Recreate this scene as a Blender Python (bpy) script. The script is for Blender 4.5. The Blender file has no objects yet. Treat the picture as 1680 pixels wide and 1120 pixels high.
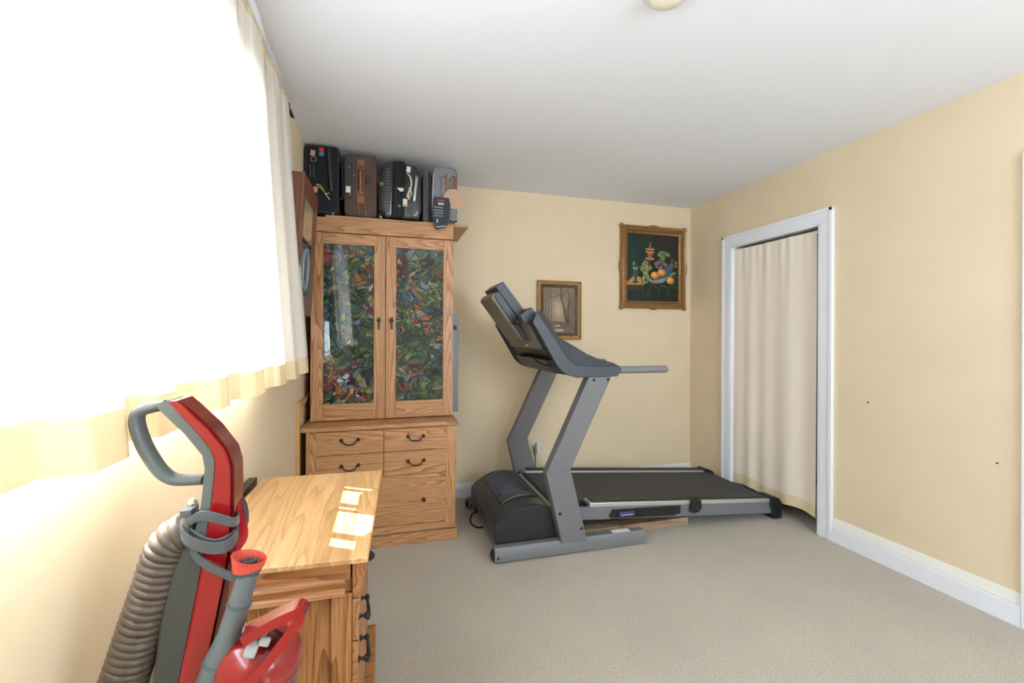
import bpy, bmesh, math, random
from mathutils import Vector, Matrix
random.seed(4)
SC = bpy.context.scene
COL = SC.collection

# ------------------------------------------------------------------ camera
YAW, ROLL, FPX, CXP, CYP = 0.2811, 0.0042, 727.56, 840.0, 550.6
CAM = Vector((0, 0, 1.27))
FW = Vector((math.sin(YAW), math.cos(YAW), 0)); RT = Vector((math.cos(YAW), -math.sin(YAW), 0)); UP = Vector((0, 0, 1))
CR = RT*math.cos(ROLL) + UP*math.sin(ROLL); CU = -RT*math.sin(ROLL) + UP*math.cos(ROLL)
cd = bpy.data.cameras.new('camera'); cam = bpy.data.objects.new('camera', cd); COL.objects.link(cam)
cd.sensor_width = 36; cd.sensor_fit = 'HORIZONTAL'; cd.lens = 36*FPX/1680
cd.shift_y = (CYP-560)/1680; cd.clip_start = 0.02; cd.clip_end = 200
cam.matrix_world = Matrix(((CR.x, CU.x, -FW.x, CAM.x), (CR.y, CU.y, -FW.y, CAM.y), (CR.z, CU.z, -FW.z, CAM.z), (0, 0, 0, 1)))
SC.camera = cam

# ------------------------------------------------------------------ light and exposure
SC.view_settings.view_transform = 'Standard'; SC.view_settings.look = 'None'
SC.view_settings.gamma = 1; SC.view_settings.use_curve_mapping = False
SC.view_settings.exposure = 0.84
W = bpy.data.worlds.new('sky'); SC.world = W; W.use_nodes = True
WB = W.node_tree.nodes['Background']; WB.inputs[0].default_value = (0.76, 0.90, 1.08, 1); WB.inputs[1].default_value = 9.0
sd = bpy.data.lights.new('sun', 'SUN'); sun = bpy.data.objects.new('sun', sd); COL.objects.link(sun)
sd.energy = 22; sd.angle = 0.009; sd.color = (1, 0.96, 0.93)
sun.rotation_euler = Vector((1, -0.62, -1.0)).to_track_quat('-Z', 'Y').to_euler()
def portal(name, loc, rot, sx, sy):
    d = bpy.data.lights.new(name, 'AREA'); d.shape = 'RECTANGLE'; d.size = sx; d.size_y = sy; d.cycles.is_portal = True
    o = bpy.data.objects.new(name, d); COL.objects.link(o); o.location = loc; o.rotation_euler = rot
XL, XR, YB, YF, H = -0.475, 2.697, 3.452, -1.25, 2.44
WY0, WY1, WZ0, WZ1 = -0.35, 1.93, 1.090, 2.24       # left window opening
portal('left_window_portal', (XL-0.16, (WY0+WY1)/2, (WZ0+WZ1)/2), (0, math.radians(-90), 0), WZ1-WZ0, WY1-WY0)
# added window in the unseen wall behind the camera, for fill light
VX0, VX1, VZ0, VZ1 = 0.95, 2.3, 0.85, 2.15
portal('rear_fill_portal', ((VX0+VX1)/2, YF-0.1, (VZ0+VZ1)/2), (math.radians(90), 0, 0), VX1-VX0, VZ1-VZ0)

# ------------------------------------------------------------------ helpers
def at(px, py, X=None, Y=None, Z=None):
    r = FW + CR*((px-CXP)/FPX) + CU*((CYP-py)/FPX)
    t = X/r.x if X is not None else (Y/r.y if Y is not None else (Z-CAM.z)/r.z)
    return CAM + r*t

def lin(c):
    f = lambda v: v/12.92 if v <= 0.04045 else ((v+0.055)/1.055)**2.4
    return tuple(f(v/255) for v in c) + (1,)

def N(nt, t, **k):
    n = nt.nodes.new(t)
    for a, b in k.items():
        if a in n.inputs.keys() if isinstance(a, str) else False: n.inputs[a].default_value = b
        else: setattr(n, a, b)
    return n

MATS = {}
def mat(name, rgb, rough=0.5, metal=0.0, noise=0.0, nscale=20, bump=0.0, bscale=200, coat=0.0, spec=0.5):
    if name in MATS: return MATS[name]
    m = bpy.data.materials.new(name); m.use_nodes = True; nt = m.node_tree; b = nt.nodes['Principled BSDF']
    c = lin(rgb); b.inputs['Base Color'].default_value = c
    b.inputs['Roughness'].default_value = rough; b.inputs['Metallic'].default_value = metal
    b.inputs['Specular IOR Level'].default_value = spec
    if coat: b.inputs['Coat Weight'].default_value = coat; b.inputs['Coat Roughness'].default_value = 0.08
    tc = nt.nodes.new('ShaderNodeTexCoord')
    if noise:
        n = nt.nodes.new('ShaderNodeTexNoise'); n.inputs['Scale'].default_value = nscale; n.inputs['Detail'].default_value = 4
        nt.links.new(tc.outputs['Object'], n.inputs['Vector'])
        r = nt.nodes.new('ShaderNodeValToRGB'); r.color_ramp.elements[0].position = 0.3; r.color_ramp.elements[1].position = 0.7
        r.color_ramp.elements[0].color = tuple(v*(1-noise) for v in c[:3])+(1,); r.color_ramp.elements[1].color = tuple(min(1, v*(1+noise)) for v in c[:3])+(1,)
        nt.links.new(n.outputs[0], r.inputs[0]); nt.links.new(r.outputs[0], b.inputs['Base Color'])
    if bump:
        n = nt.nodes.new('ShaderNodeTexNoise'); n.inputs['Scale'].default_value = bscale; n.inputs['Detail'].default_value = 3
        nt.links.new(tc.outputs['Object'], n.inputs['Vector'])
        bp = nt.nodes.new('ShaderNodeBump'); bp.inputs['Strength'].default_value = bump; bp.inputs['Distance'].default_value = 0.004
        nt.links.new(n.outputs[0], bp.inputs['Height']); nt.links.new(bp.outputs[0], b.inputs['Normal'])
    MATS[name] = m
    return m

def wood(name, dark, light, axis='z', contour=9, scale=2.2, rough=0.38, stretch=0.075, planks=None, contrast=1.0):
    """oak: contour lines of a noise stretched along the grain, plus fine pores"""
    if name in MATS: return MATS[name]
    m = bpy.data.materials.new(name); m.use_nodes = True; nt = m.node_tree; b = nt.nodes['Principled BSDF']; L = nt.links.new
    tc = nt.nodes.new('ShaderNodeTexCoord'); mp = nt.nodes.new('ShaderNodeMapping')
    L(tc.outputs['Object'], mp.inputs[0])
    s = [1, 1, 1]; s['xyz'.index(axis)] = stretch; mp.inputs['Scale'].default_value = s
    vec = mp.outputs[0]
    n = nt.nodes.new('ShaderNodeTexNoise'); n.inputs['Scale'].default_value = scale*3; n.inputs['Detail'].default_value = 2; n.inputs['Roughness'].default_value = .4
    if planks:
        sp = nt.nodes.new('ShaderNodeSeparateXYZ'); L(tc.outputs['Object'], sp.inputs[0])
        mm = nt.nodes.new('ShaderNodeMath'); mm.operation = 'MULTIPLY'; mm.inputs[1].default_value = 1/planks[1]; L(sp.outputs[planks[0]], mm.inputs[0])
        fl = nt.nodes.new('ShaderNodeMath'); fl.operation = 'FLOOR'; L(mm.outputs[0], fl.inputs[0])
        wn = nt.nodes.new('ShaderNodeTexWhiteNoise'); wn.noise_dimensions = '1D'; L(fl.outputs[0], wn.inputs['W'])
        ad = nt.nodes.new('ShaderNodeVectorMath'); ad.operation = 'ADD'; L(mp.outputs[0], ad.inputs[0])
        sc = nt.nodes.new('ShaderNodeVectorMath'); sc.operation = 'SCALE'; sc.inputs['Scale'].default_value = 7; L(wn.outputs['Color'], sc.inputs[0]); L(sc.outputs[0], ad.inputs[1])
        vec = ad.outputs[0]
    L(vec, n.inputs['Vector'])
    mu = nt.nodes.new('ShaderNodeMath'); mu.operation = 'MULTIPLY'; mu.inputs[1].default_value = contour*2; L(n.outputs[0], mu.inputs[0])
    fr = nt.nodes.new('ShaderNodeMath'); fr.operation = 'FRACT'; L(mu.outputs[0], fr.inputs[0])
    mp2 = nt.nodes.new('ShaderNodeMapping'); s2 = [260, 260, 260]; s2['xyz'.index(axis)] = 9; mp2.inputs['Scale'].default_value = s2
    L(tc.outputs['Object'], mp2.inputs[0]); n2 = nt.nodes.new('ShaderNodeTexNoise'); n2.inputs['Scale'].default_value = 1; n2.inputs['Detail'].default_value = 2
    L(mp2.outputs[0], n2.inputs['Vector'])
    mx = nt.nodes.new('ShaderNodeMath'); mx.operation = 'MULTIPLY_ADD'; mx.inputs[1].default_value = 0.42; pw = nt.nodes.new('ShaderNodeMath'); pw.operation = 'POWER'; pw.inputs[1].default_value = 2.2; L(fr.outputs[0], pw.inputs[0]); L(pw.outputs[0], mx.inputs[0])
    m3 = nt.nodes.new('ShaderNodeMath'); m3.operation = 'MULTIPLY'; m3.inputs[1].default_value = 0.85; L(n2.outputs[0], m3.inputs[0]); L(m3.outputs[0], mx.inputs[2])
    r = nt.nodes.new('ShaderNodeValToRGB'); e = r.color_ramp.elements
    e[0].position = 0.25; e[0].color = lin(light); e[1].position = 0.88; e[1].color = lin(dark)
    L(mx.outputs[0], r.inputs[0]); out = r.outputs[0]
    if planks:
        hs = nt.nodes.new('ShaderNodeHueSaturation'); L(out, hs.inputs['Color'])
        mr = nt.nodes.new('ShaderNodeMapRange'); mr.inputs['To Min'].default_value = 0.85; mr.inputs['To Max'].default_value = 1.12
        L(wn.outputs['Value'], mr.inputs[0]); L(mr.outputs[0], hs.inputs['Value']); out = hs.outputs[0]
    L(out, b.inputs['Base Color']); b.inputs['Roughness'].default_value = rough
    bp = nt.nodes.new('ShaderNodeBump'); bp.inputs['Strength'].default_value = 0.12; bp.inputs['Distance'].default_value = 0.001
    L(n2.outputs[0], bp.inputs['Height']); L(bp.outputs[0], b.inputs['Normal'])
    MATS[name] = m
    return m

class Thing:
    def __init__(s, name, label, cat, loc=(0, 0, 0), rz=0, group=None, kind=None):
        o = bpy.data.objects.new(name, None); COL.objects.link(o); o.empty_display_size = 0.1
        o.location = loc; o.rotation_euler = (0, 0, rz); s.o = o; s.loc = Vector(loc)
        o['label'] = label; o['category'] = cat
        if group: o['group'] = group
        if kind: o['kind'] = kind
        s.inv = Matrix.Translation(s.loc).inverted() if True else None
class MB:
    """collects shapes; build() links them as ONE mesh object"""
    def __init__(s): s.bm = bmesh.new(); s.mi = 0
    def _f(s, vs):
        try:
            f = s.bm.faces.new(vs); f.material_index = s.mi; return f
        except ValueError: return None
    def box(s, x0, x1, y0, y1, z0, z1):
        v = [s.bm.verts.new(p) for p in ((x0,y0,z0),(x1,y0,z0),(x1,y1,z0),(x0,y1,z0),(x0,y0,z1),(x1,y0,z1),(x1,y1,z1),(x0,y1,z1))]
        for f in ((0,3,2,1),(4,5,6,7),(0,1,5,4),(1,2,6,5),(2,3,7,6),(3,0,4,7)): s._f([v[i] for i in f])
        return s
    def loft(s, rings, cap=True, closed=False):
        R = [[s.bm.verts.new(p) for p in r] for r in rings]; n = len(R[0])
        rng = range(len(R)) if closed else range(len(R)-1)
        for i in rng:
            a, b = R[i], R[(i+1) % len(R)]
            for j in range(n): s._f([a[j], a[(j+1) % n], b[(j+1) % n], b[j]])
        if cap and not closed: s._f(R[0][::-1]); s._f(R[-1])
        return s
    def prism(s, pts, vec):
        pts = [Vector(p) for p in pts]; vec = Vector(vec)
        return s.loft([pts, [p+vec for p in pts]])
    def pxz(s, pts, y0, y1, Yp=None):
        """outline given in pixels of the plane Y=Yp, built as a solid from y0 to y1"""
        q = [at(a, b, Y=Yp if Yp is not None else y0) for a, b in pts]
        return s.loft([[(p.x, y0, p.z) for p in q], [(p.x, y1, p.z) for p in q]])
    def frame(s, path, i, up=Vector((0, 0, 1)), closed=False):
        n = len(path); a = path[(i-1) % n] if (closed or i > 0) else path[i]; b = path[(i+1) % n] if (closed or i < n-1) else path[i]
        t = (b-a).normalized(); u = up if abs(t.dot(up)) < 0.97 else Vector((0, 1, 0))
        sx = t.cross(u).normalized(); return t, sx, sx.cross(t).normalized()
    def tube(s, path, r, n=10, closed=False, flat=None, up=Vector((0, 0, 1)), sub=0, power=1.0):
        path = [Vector(p) for p in path]
        if sub: path = spline(path, sub, closed)
        rings = []
        for i, p in enumerate(path):
            t, a, b = s.frame(path, i, up, closed)
            rr = r(i/(len(path)-1)) if callable(r) else r
            ra, rb = (rr, rr) if flat is None else (rr, rr*flat)
            ring = []
            for k in range(n):
                c, d = math.cos(2*math.pi*k/n), math.sin(2*math.pi*k/n)
                if power != 1.0: c = math.copysign(abs(c)**power, c); d = math.copysign(abs(d)**power, d)
                ring.append(p + a*ra*c + b*rb*d)
            rings.append(ring)
        return s.loft(rings, closed=closed)
    def cyl(s, p0, p1, r0, r1=None, n=16):
        p0, p1 = Vector(p0), Vector(p1); r1 = r0 if r1 is None else r1
        t = (p1-p0).normalized(); u = Vector((0, 0, 1)) if abs(t.z) < 0.9 else Vector((1, 0, 0)); a = t.cross(u).normalized(); b = a.cross(t)
        ring = lambda p, r: [p + (a*math.cos(2*math.pi*k/n) + b*math.sin(2*math.pi*k/n))*r for k in range(n)]
        return s.loft([ring(p0, r0), ring(p1, r1)])
    def lathe(s, prof, o, axis=(0, 0, 1), n=20):
        o = Vector(o); t = Vector(axis).normalized(); u = Vector((0, 0, 1)) if abs(t.z) < 0.9 else Vector((1, 0, 0)); a = t.cross(u).normalized(); b = a.cross(t)
        return s.loft([[o + t*h + (a*math.cos(2*math.pi*k/n) + b*math.sin(2*math.pi*k/n))*max(r, 1e-5) for k in range(n)] for r, h in prof])
    def ell(s, c, rx, ry, rz, n=14, m=8):
        c = Vector(c); rings = []
        for i in range(m+1):
            ph = math.pi*(i/m)*0.998+0.001; rings.append([c+Vector((rx*math.sin(ph)*math.cos(2*math.pi*k/n), ry*math.sin(ph)*math.sin(2*math.pi*k/n), -rz*math.cos(ph))) for k in range(n)])
        return s.loft(rings)
    def ribbon(s, path, wdir, w, th, sub=0):
        path = [Vector(p) for p in path]
        if sub: path = spline(path, sub)
        rings = []
        for i, p in enumerate(path):
            t, a, b = s.frame(path, i); wd = Vector(wdir).normalized() if not callable(wdir) else wdir(i/(len(path)-1)).normalized()
            nn = t.cross(wd).normalized(); rings.append([p+wd*w/2+nn*th/2, p-wd*w/2+nn*th/2, p-wd*w/2-nn*th/2, p+wd*w/2-nn*th/2])
        return s.loft(rings)
    def build(s, name, m, parent=None, bevel=0, seg=2, smooth=35, kind=None, local=False, label=None, subsurf=0):
        bm = s.bm; root = parent
        while root is not None and isinstance(root, bpy.types.Object) and root.parent: root = root.parent
        if isinstance(parent, Thing): po = parent.o; root = po
        else: po = parent
        if root is not None and not local:
            M = (Matrix.Translation(root.location) @ root.rotation_euler.to_matrix().to_4x4()).inverted(); bmesh.ops.transform(bm, matrix=M, verts=bm.verts)
        bmesh.ops.recalc_face_normals(bm, faces=bm.faces)
        if smooth:
            for f in bm.faces: f.smooth = True
            for e in bm.edges:
                if len(e.link_faces) != 2 or e.calc_face_angle(0) > math.radians(smooth): e.smooth = False
        me = bpy.data.meshes.new(name); bm.to_mesh(me); bm.free()
        o = bpy.data.objects.new(name, me); COL.objects.link(o)
        for mm in (m if isinstance(m, (list, tuple)) else [m]): me.materials.append(mm)
        if po is not None: o.parent = po
        if bevel:
            md = o.modifiers.new('bevel', 'BEVEL'); md.width = bevel; md.segments = seg; md.limit_method = 'ANGLE'; md.angle_limit = math.radians(38); md.harden_normals = False
        if subsurf:
            md = o.modifiers.new('sub', 'SUBSURF'); md.levels = md.render_levels = subsurf
        if kind: o['kind'] = kind
        if label: o['label'] = label
        return o
def spline(P, k, closed=False):
    out = []; n = len(P)
    for i in range(n if closed else n-1):
        p0 = P[(i-1) % n] if (closed or i > 0) else P[i]; p1 = P[i]; p2 = P[(i+1) % n]; p3 = P[(i+2) % n] if (closed or i+2 < n) else P[(i+1) % n]
        for j in range(k):
            t = j/k; out.append(0.5*((2*p1)+(p2-p0)*t+(2*p0-5*p1+4*p2-p3)*t*t+(3*p1-p0-3*p2+p3)*t**3))
    if not closed: out.append(P[-1])
    return out
def tag(o, label, cat, group=None):
    o['label'] = label; o['category'] = cat
    if group: o['group'] = group
    return o
def S(name, mb, m, bevel=0, **k): return mb.build(name, m, None, bevel=bevel, kind='structure', **k)

# ------------------------------------------------------------------ materials of the setting
M_wall = mat('wall_paint', (235, 216, 182), 0.75, noise=0.03, nscale=3, bump=0.05, bscale=60)
M_ceil = mat('ceiling_paint', (240, 243, 250), 0.9, bump=0.05, bscale=80)
M_trim = mat('white_gloss_paint', (244, 246, 252), 0.35)
M_dark = mat('closet_shade', (30, 38, 40), 0.9)  # near-black walls stand for the unlit inside of the closet
def carpet_mat():
    m = bpy.data.materials.new('carpet'); m.use_nodes = True; nt = m.node_tree; b = nt.nodes['Principled BSDF']; L = nt.links.new
    tc = nt.nodes.new('ShaderNodeTexCoord')
    v = nt.nodes.new('ShaderNodeTexVoronoi'); v.inputs['Scale'].default_value = 210; L(tc.outputs['Object'], v.inputs['Vector'])
    n = nt.nodes.new('ShaderNodeTexNoise'); n.inputs['Scale'].default_value = 190; n.inputs['Detail'].default_value = 3; L(tc.outputs['Object'], n.inputs['Vector'])
    w = nt.nodes.new('ShaderNodeTexNoise'); w.inputs['Scale'].default_value = 2.2; w.inputs['Detail'].default_value = 3; L(tc.outputs['Object'], w.inputs['Vector'])
    r = nt.nodes.new('ShaderNodeValToRGB'); r.color_ramp.elements[0].color = lin((160, 150, 131)); r.color_ramp.elements[1].color = lin((210, 200, 182))
    r.color_ramp.elements[0].position = .3; r.color_ramp.elements[1].position = .68
    L(n.outputs[0], r.inputs[0])
    hs = nt.nodes.new('ShaderNodeHueSaturation'); mr = nt.nodes.new('ShaderNodeMapRange'); mr.inputs['To Min'].default_value = .88; mr.inputs['To Max'].default_value = 1.1
    L(w.outputs[0], mr.inputs[0]); L(mr.outputs[0], hs.inputs['Value']); L(r.outputs[0], hs.inputs['Color']); L(hs.outputs[0], b.inputs['Base Color'])
    b.inputs['Roughness'].default_value = 1; b.inputs['Specular IOR Level'].default_value = .1; b.inputs['Sheen Weight'].default_value = .2
    bp = nt.nodes.new('ShaderNodeBump'); bp.inputs['Strength'].default_value = .55; bp.inputs['Distance'].default_value = .004
    L(v.outputs['Distance'], bp.inputs['Height']); L(bp.outputs[0], b.inputs['Normal'])
    return m
M_carpet = carpet_mat()

# ------------------------------------------------------------------ room shell
T = 0.14
DY0, DY1, DZ = 2.185, 2.955, 2.0
S('floor', MB().box(XL-T, XR+T+0.9, YF-T, YB+T, -0.12, 0), M_carpet)
S('ceiling', MB().box(XL-T, XR+T+0.9, YF-T, YB+T, H, H+0.12), M_ceil)
S('wall_back', MB().box(XL-T, XR+T, YB, YB+T, 0, H), M_wall)
m = MB(); m.box(XL-T, XL, YF, WY0, 0, H); m.box(XL-T, XL, WY1, YB, 0, H); m.box(XL-T, XL, WY0, WY1, 0, WZ0); m.box(XL-T, XL, WY0, WY1, WZ1, H); S('wall_left', m, M_wall)
m = MB(); m.box(XR, XR+T, YF, DY0, 0, H); m.box(XR, XR+T, DY1, YB, 0, H); m.box(XR, XR+T, DY0, DY1, DZ, H); S('wall_right', m, M_wall)
m = MB(); m.box(XL-T, VX0, YF-T, YF, 0, H); m.box(VX1, XR+T, YF-T, YF, 0, H); m.box(VX0, VX1, YF-T, YF, 0, VZ0); m.box(VX0, VX1, YF-T, YF, VZ1, H); S('wall_front', m, M_wall)
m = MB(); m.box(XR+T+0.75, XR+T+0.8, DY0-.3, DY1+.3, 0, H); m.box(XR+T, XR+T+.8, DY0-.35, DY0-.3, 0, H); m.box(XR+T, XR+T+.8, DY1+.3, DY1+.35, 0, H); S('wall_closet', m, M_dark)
# windows
def glass_mat(name, refl=0.08):
    m = bpy.data.materials.new(name); m.use_nodes = True; nt = m.node_tree; nt.nodes.remove(nt.nodes['Principled BSDF']); out = nt.nodes['Material Output']
    a = nt.nodes.new('ShaderNodeBsdfTransparent'); g = nt.nodes.new('ShaderNodeBsdfGlossy'); g.inputs['Roughness'].default_value = 0.02; mx = nt.nodes.new('ShaderNodeMixShader'); mx.inputs[0].default_value = refl
    nt.links.new(a.outputs[0], mx.inputs[1]); nt.links.new(g.outputs[0], mx.inputs[2]); nt.links.new(mx.outputs[0], out.inputs[0]); return m
M_glass = glass_mat('window_glass')
def left_window():
    f = MB(); x0, x1 = XL-0.12, XL-0.07
    f.box(x0, x1, WY0, WY1, WZ0, WZ0+0.03); f.box(x0, x1, WY0, WY1, WZ1-0.05, WZ1); f.box(x0, x1, WY0, WY0+.05, WZ0, WZ1); f.box(x0, x1, WY1-.05, WY1, WZ0, WZ1)
    for y in (0.5, 1.385): f.box(x0, x1, y-.03, y+.03, WZ0, WZ1)
    for y, a in ((1.84, .006), (1.70, .009), (1.66, .004), (1.49, .011)): f.box(x0+.01, x1-.01, y-a, y+a, WZ0, WZ1)
    w = S('window_1', f, M_trim, bevel=.003)
    m = MB(); m.box(XL-.098, XL-.094, WY0, WY1, WZ0, WZ1); g = m.build('window_pane', M_glass, w)
    m = MB(); m.box(XL-.07, XL+.0, WY0, WY1, WZ0, WZ0+.006); m.box(XL, XL+.014, WY0-.04, WY1+.04, WZ0-.004, WZ0+.006); m.build('window_sill', M_trim, w)
    m = MB()
    for k in range(9): m.prism([(XL-.06, WY0+.01, WZ1-.06-k*.03), (XL-.035, WY0+.01, WZ1-.05-k*.03), (XL-.035, WY0+.01, WZ1-.048-k*.03), (XL-.06, WY0+.01, WZ1-.058-k*.03)], (0, WY1-WY0-.02, 0))
    m.box(XL-.065, XL-.02, WY0+.01, WY1-.01, WZ1-.035, WZ1-.001); m.build('blind', M_trim, w)
left_window()
def rear_fill_window():  # unseen window, added to brighten the room from behind
    f = MB(); y0, y1 = YF-.1, YF-.05
    f.box(VX0, VX1, y0, y1, VZ0, VZ0+.05); f.box(VX0, VX1, y0, y1, VZ1-.05, VZ1); f.box(VX0, VX0+.05, y0, y1, VZ0, VZ1); f.box(VX1-.05, VX1, y0, y1, VZ0, VZ1); f.box(1.6, 1.66, y0, y1, VZ0, VZ1)
    w = S('fill_window', f, M_trim, bevel=.003); m = MB(); m.box(VX0, VX1, YF-.078, YF-.074, VZ0, VZ1); m.build('window_pane', M_glass, w)
rear_fill_window()
# roof overhang outside the window (it shades the upper part of the curtain)
S('trim_3', MB().box(-1.16, XL-T, -2.5, 4.5, 2.46, 2.60), M_trim)
# baseboards
def base_prof(t=.014, h=.125): return [(0, 0), (t, 0), (t, h*.66), (t*.75, h*.70), (t*.75, h*.8), (t*.45, h*.88), (t*.45, h*.97), (0, h)]
m = MB(); m.prism([(XR-a, 1.246, z) for a, z in ((0, 0), (.016, 0), (.016, .088), (.012, .091), (0, .091))], (0, DY0-.088-1.246, 0)); bbr = S('baseboard_right', m, M_trim)
m = MB(); m.prism([(XR-a, 1.246, z) for a, z in ((0, .0915), (.011, .0915), (.013, .098), (.009, .104), (.007, .138), (.003, .146), (0, .146))], (0, DY0-.088-1.246, 0)); m.build('cap_moulding', mat('cream_gloss_paint', (242, 242, 232), .35), bbr)
m = MB(); m.prism([(XL, YB-a, z) for a, z in base_prof(.014, .115)], (XR-XL, 0, 0)); S('baseboard_back', m, M_trim)
m = MB(); m.prism([(XL+a, YF, z) for a, z in base_prof(.014, .115)], (0, YB-YF, 0)); S('baseboard_left', m, M_trim)
# door casing of the closet
def casing(name, y0, y1, z, w=.085):
    m = MB(); xa = XR-.016
    def leg(a, b, za, zb): m.box(xa, XR, a, b, za, zb)
    m.box(xa, XR, y0-w, y0, 0, z); m.box(xa, XR, y1, y1+w, 0, z); m.box(xa, XR, y0-w, y1+w, z, z+w)
    m.box(xa-.006, xa, y0-w, y0-w+.022, 0, z+w); m.box(xa-.006, xa, y1+w-.022, y1+w, 0, z+w); m.box(xa-.006, xa, y0-w, y1+w, z+w-.022, z+w)
    m.box(xa+.002, XR+T, y0-.002, y0+.014, 0, z); m.box(xa+.002, XR+T, y1-.014, y1+.002, 0, z); m.box(xa+.002, XR+T, y0, y1, z-.014, z+.002)
    return S(name, m, M_trim, bevel=.002)
casing('trim_1', DY0, DY1, DZ)
m = MB(); m.box(XR-.018, XR, 1.15, 1.245, 0, 2.08); S('trim_2', m, M_trim, bevel=.002)

# ------------------------------------------------------------------ curtains
def cloth_mat(name, rgb, transp, transl, rough=0.9, fine=600):
    m = bpy.data.materials.new(name); m.use_nodes = True; nt = m.node_tree; L = nt.links.new; nt.nodes.remove(nt.nodes['Principled BSDF']); out = nt.nodes['Material Output']
    d = nt.nodes.new('ShaderNodeBsdfDiffuse'); t = nt.nodes.new('ShaderNodeBsdfTranslucent'); a = nt.nodes.new('ShaderNodeBsdfTransparent')
    d.inputs[0].default_value = lin(rgb); t.inputs[0].default_value = lin(rgb)
    m1 = nt.nodes.new('ShaderNodeMixShader'); m1.inputs[0].default_value = transl; L(d.outputs[0], m1.inputs[1]); L(t.outputs[0], m1.inputs[2])
    m2 = nt.nodes.new('ShaderNodeMixShader'); m2.inputs[0].default_value = transp; L(m1.outputs[0], m2.inputs[1]); L(a.outputs[0], m2.inputs[2]); L(m2.outputs[0], out.inputs[0])
    return m
M_sheer = cloth_mat('sheer_cream', (250, 244, 234), 0.04, 0.30)
M_hem = cloth_mat('hem_cream', (232, 210, 170), 0.0, 0.08)
M_drape = cloth_mat('cream_cotton', (252, 240, 222), 0.0, 0.04)
def window_curtain():
    y0, y1, zt, zb = 0.10, 2.35, 2.395, 1.094
    t = Thing('sheer_curtain', 'sheer cream curtain gathered on a rod across the bright window at left', 'curtain', (-0.42, (y0+y1)/2, zb))
    rnd = random.Random(3); knots = [y0]
    while knots[-1] < y1: knots.append(knots[-1]+rnd.uniform(.07, .20))
    amp = [rnd.uniform(.3, 1)*(1 if i % 2 else -1) for i in range(len(knots))]
    drop = [rnd.uniform(-.012, .012) for _ in knots]
    def fold(y):
        for i in range(len(knots)-1):
            if y <= knots[i+1]:
                s = (y-knots[i])/(knots[i+1]-knots[i]); s = s*s*(3-2*s); s = min(1, max(0, (s-.25)/.5)); s = s*s*(3-2*s)
                return amp[i]*(1-s)+amp[i+1]*s, drop[i]*(1-s)+drop[i+1]*s
        return amp[-1], drop[-1]
    def pos(y, u):      # u 0 top .. 1 hem
        f, d = fold(y); g = math.sin(y*190)*.5+math.sin(y*117+1)*.5
        base = -0.452+0.075*u**1.1+ .012*max(0, 1.0-y)*0
        a = (.006+.021*u); gather = max(0, 1-u*7)
        return Vector((base+f*a+g*.004*gather, y+0.012*math.sin(y*23)*u, zt+(zb-zt)*u - d*u))
    NY = 620; us = [0, .02, .04, .07, .11, .18, .28, .4, .52, .64, .76, .86, .94, .97, 1.0]
    def sheet(us, off, ya=None, yb=None, n=NY):
        ya, yb = (y0, y1) if ya is None else (ya, yb)
        m = MB(); G = [[m.bm.verts.new(pos(ya+(yb-ya)*j/n, u)+Vector((off, 0, 0))) for j in range(n+1)] for u in us]
        for i in range(len(us)-1):
            for j in range(n): m.bm.faces.new([G[i][j], G[i][j+1], G[i+1][j+1], G[i+1][j]])
        return m
    M_over = cloth_mat('sheer_second_layer', (250, 244, 234), 0.03, 0.3)
    for ya, yb in ((1.28, 1.52), (1.60, 1.86), (1.93, 2.349)): sheet(us[1:-2], .0022, ya, yb, 160).build('dimming_layer', M_over, t, smooth=80)  # extra cloth layers added to dim the light coming through the curtain
    for yc in (.62, .80, .93, 1.10): sheet(us[1:-2], .0016, yc, yc+.010, 6).build('seam', M_over, t, smooth=80)
    sheet(us, 0).build('cloth', M_sheer, t, smooth=80)
    sheet([.945, .97, 1.0], .0012).build('hem', M_hem, t, smooth=80)
    sheet([0, .01, .02, .03, .04], .0012).build('gathered_header', M_hem, t, smooth=80)
    r = Thing('curtain_rod', 'thin white curtain rod with dark end bracket near the ceiling', 'curtain rod', (-0.468, (y0+y1)/2, 2.40))
    MB().cyl((-.468, -.35, 2.400), (-.468, 2.385, 2.400), .005).build('pole', M_trim, r)
    b = MB(); b.box(-.475, -.446, 2.372, 2.39, 2.355, 2.40); b.prism([at(473, 182, Y=2.38), at(477, 178, Y=2.38), at(483, 193, Y=2.38), at(476, 190, Y=2.38)], (0, .012, 0)); b.build('bracket', mat('black_iron', (22, 22, 24), .5), r, label='dark rod bracket')
window_curtain()
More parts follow.
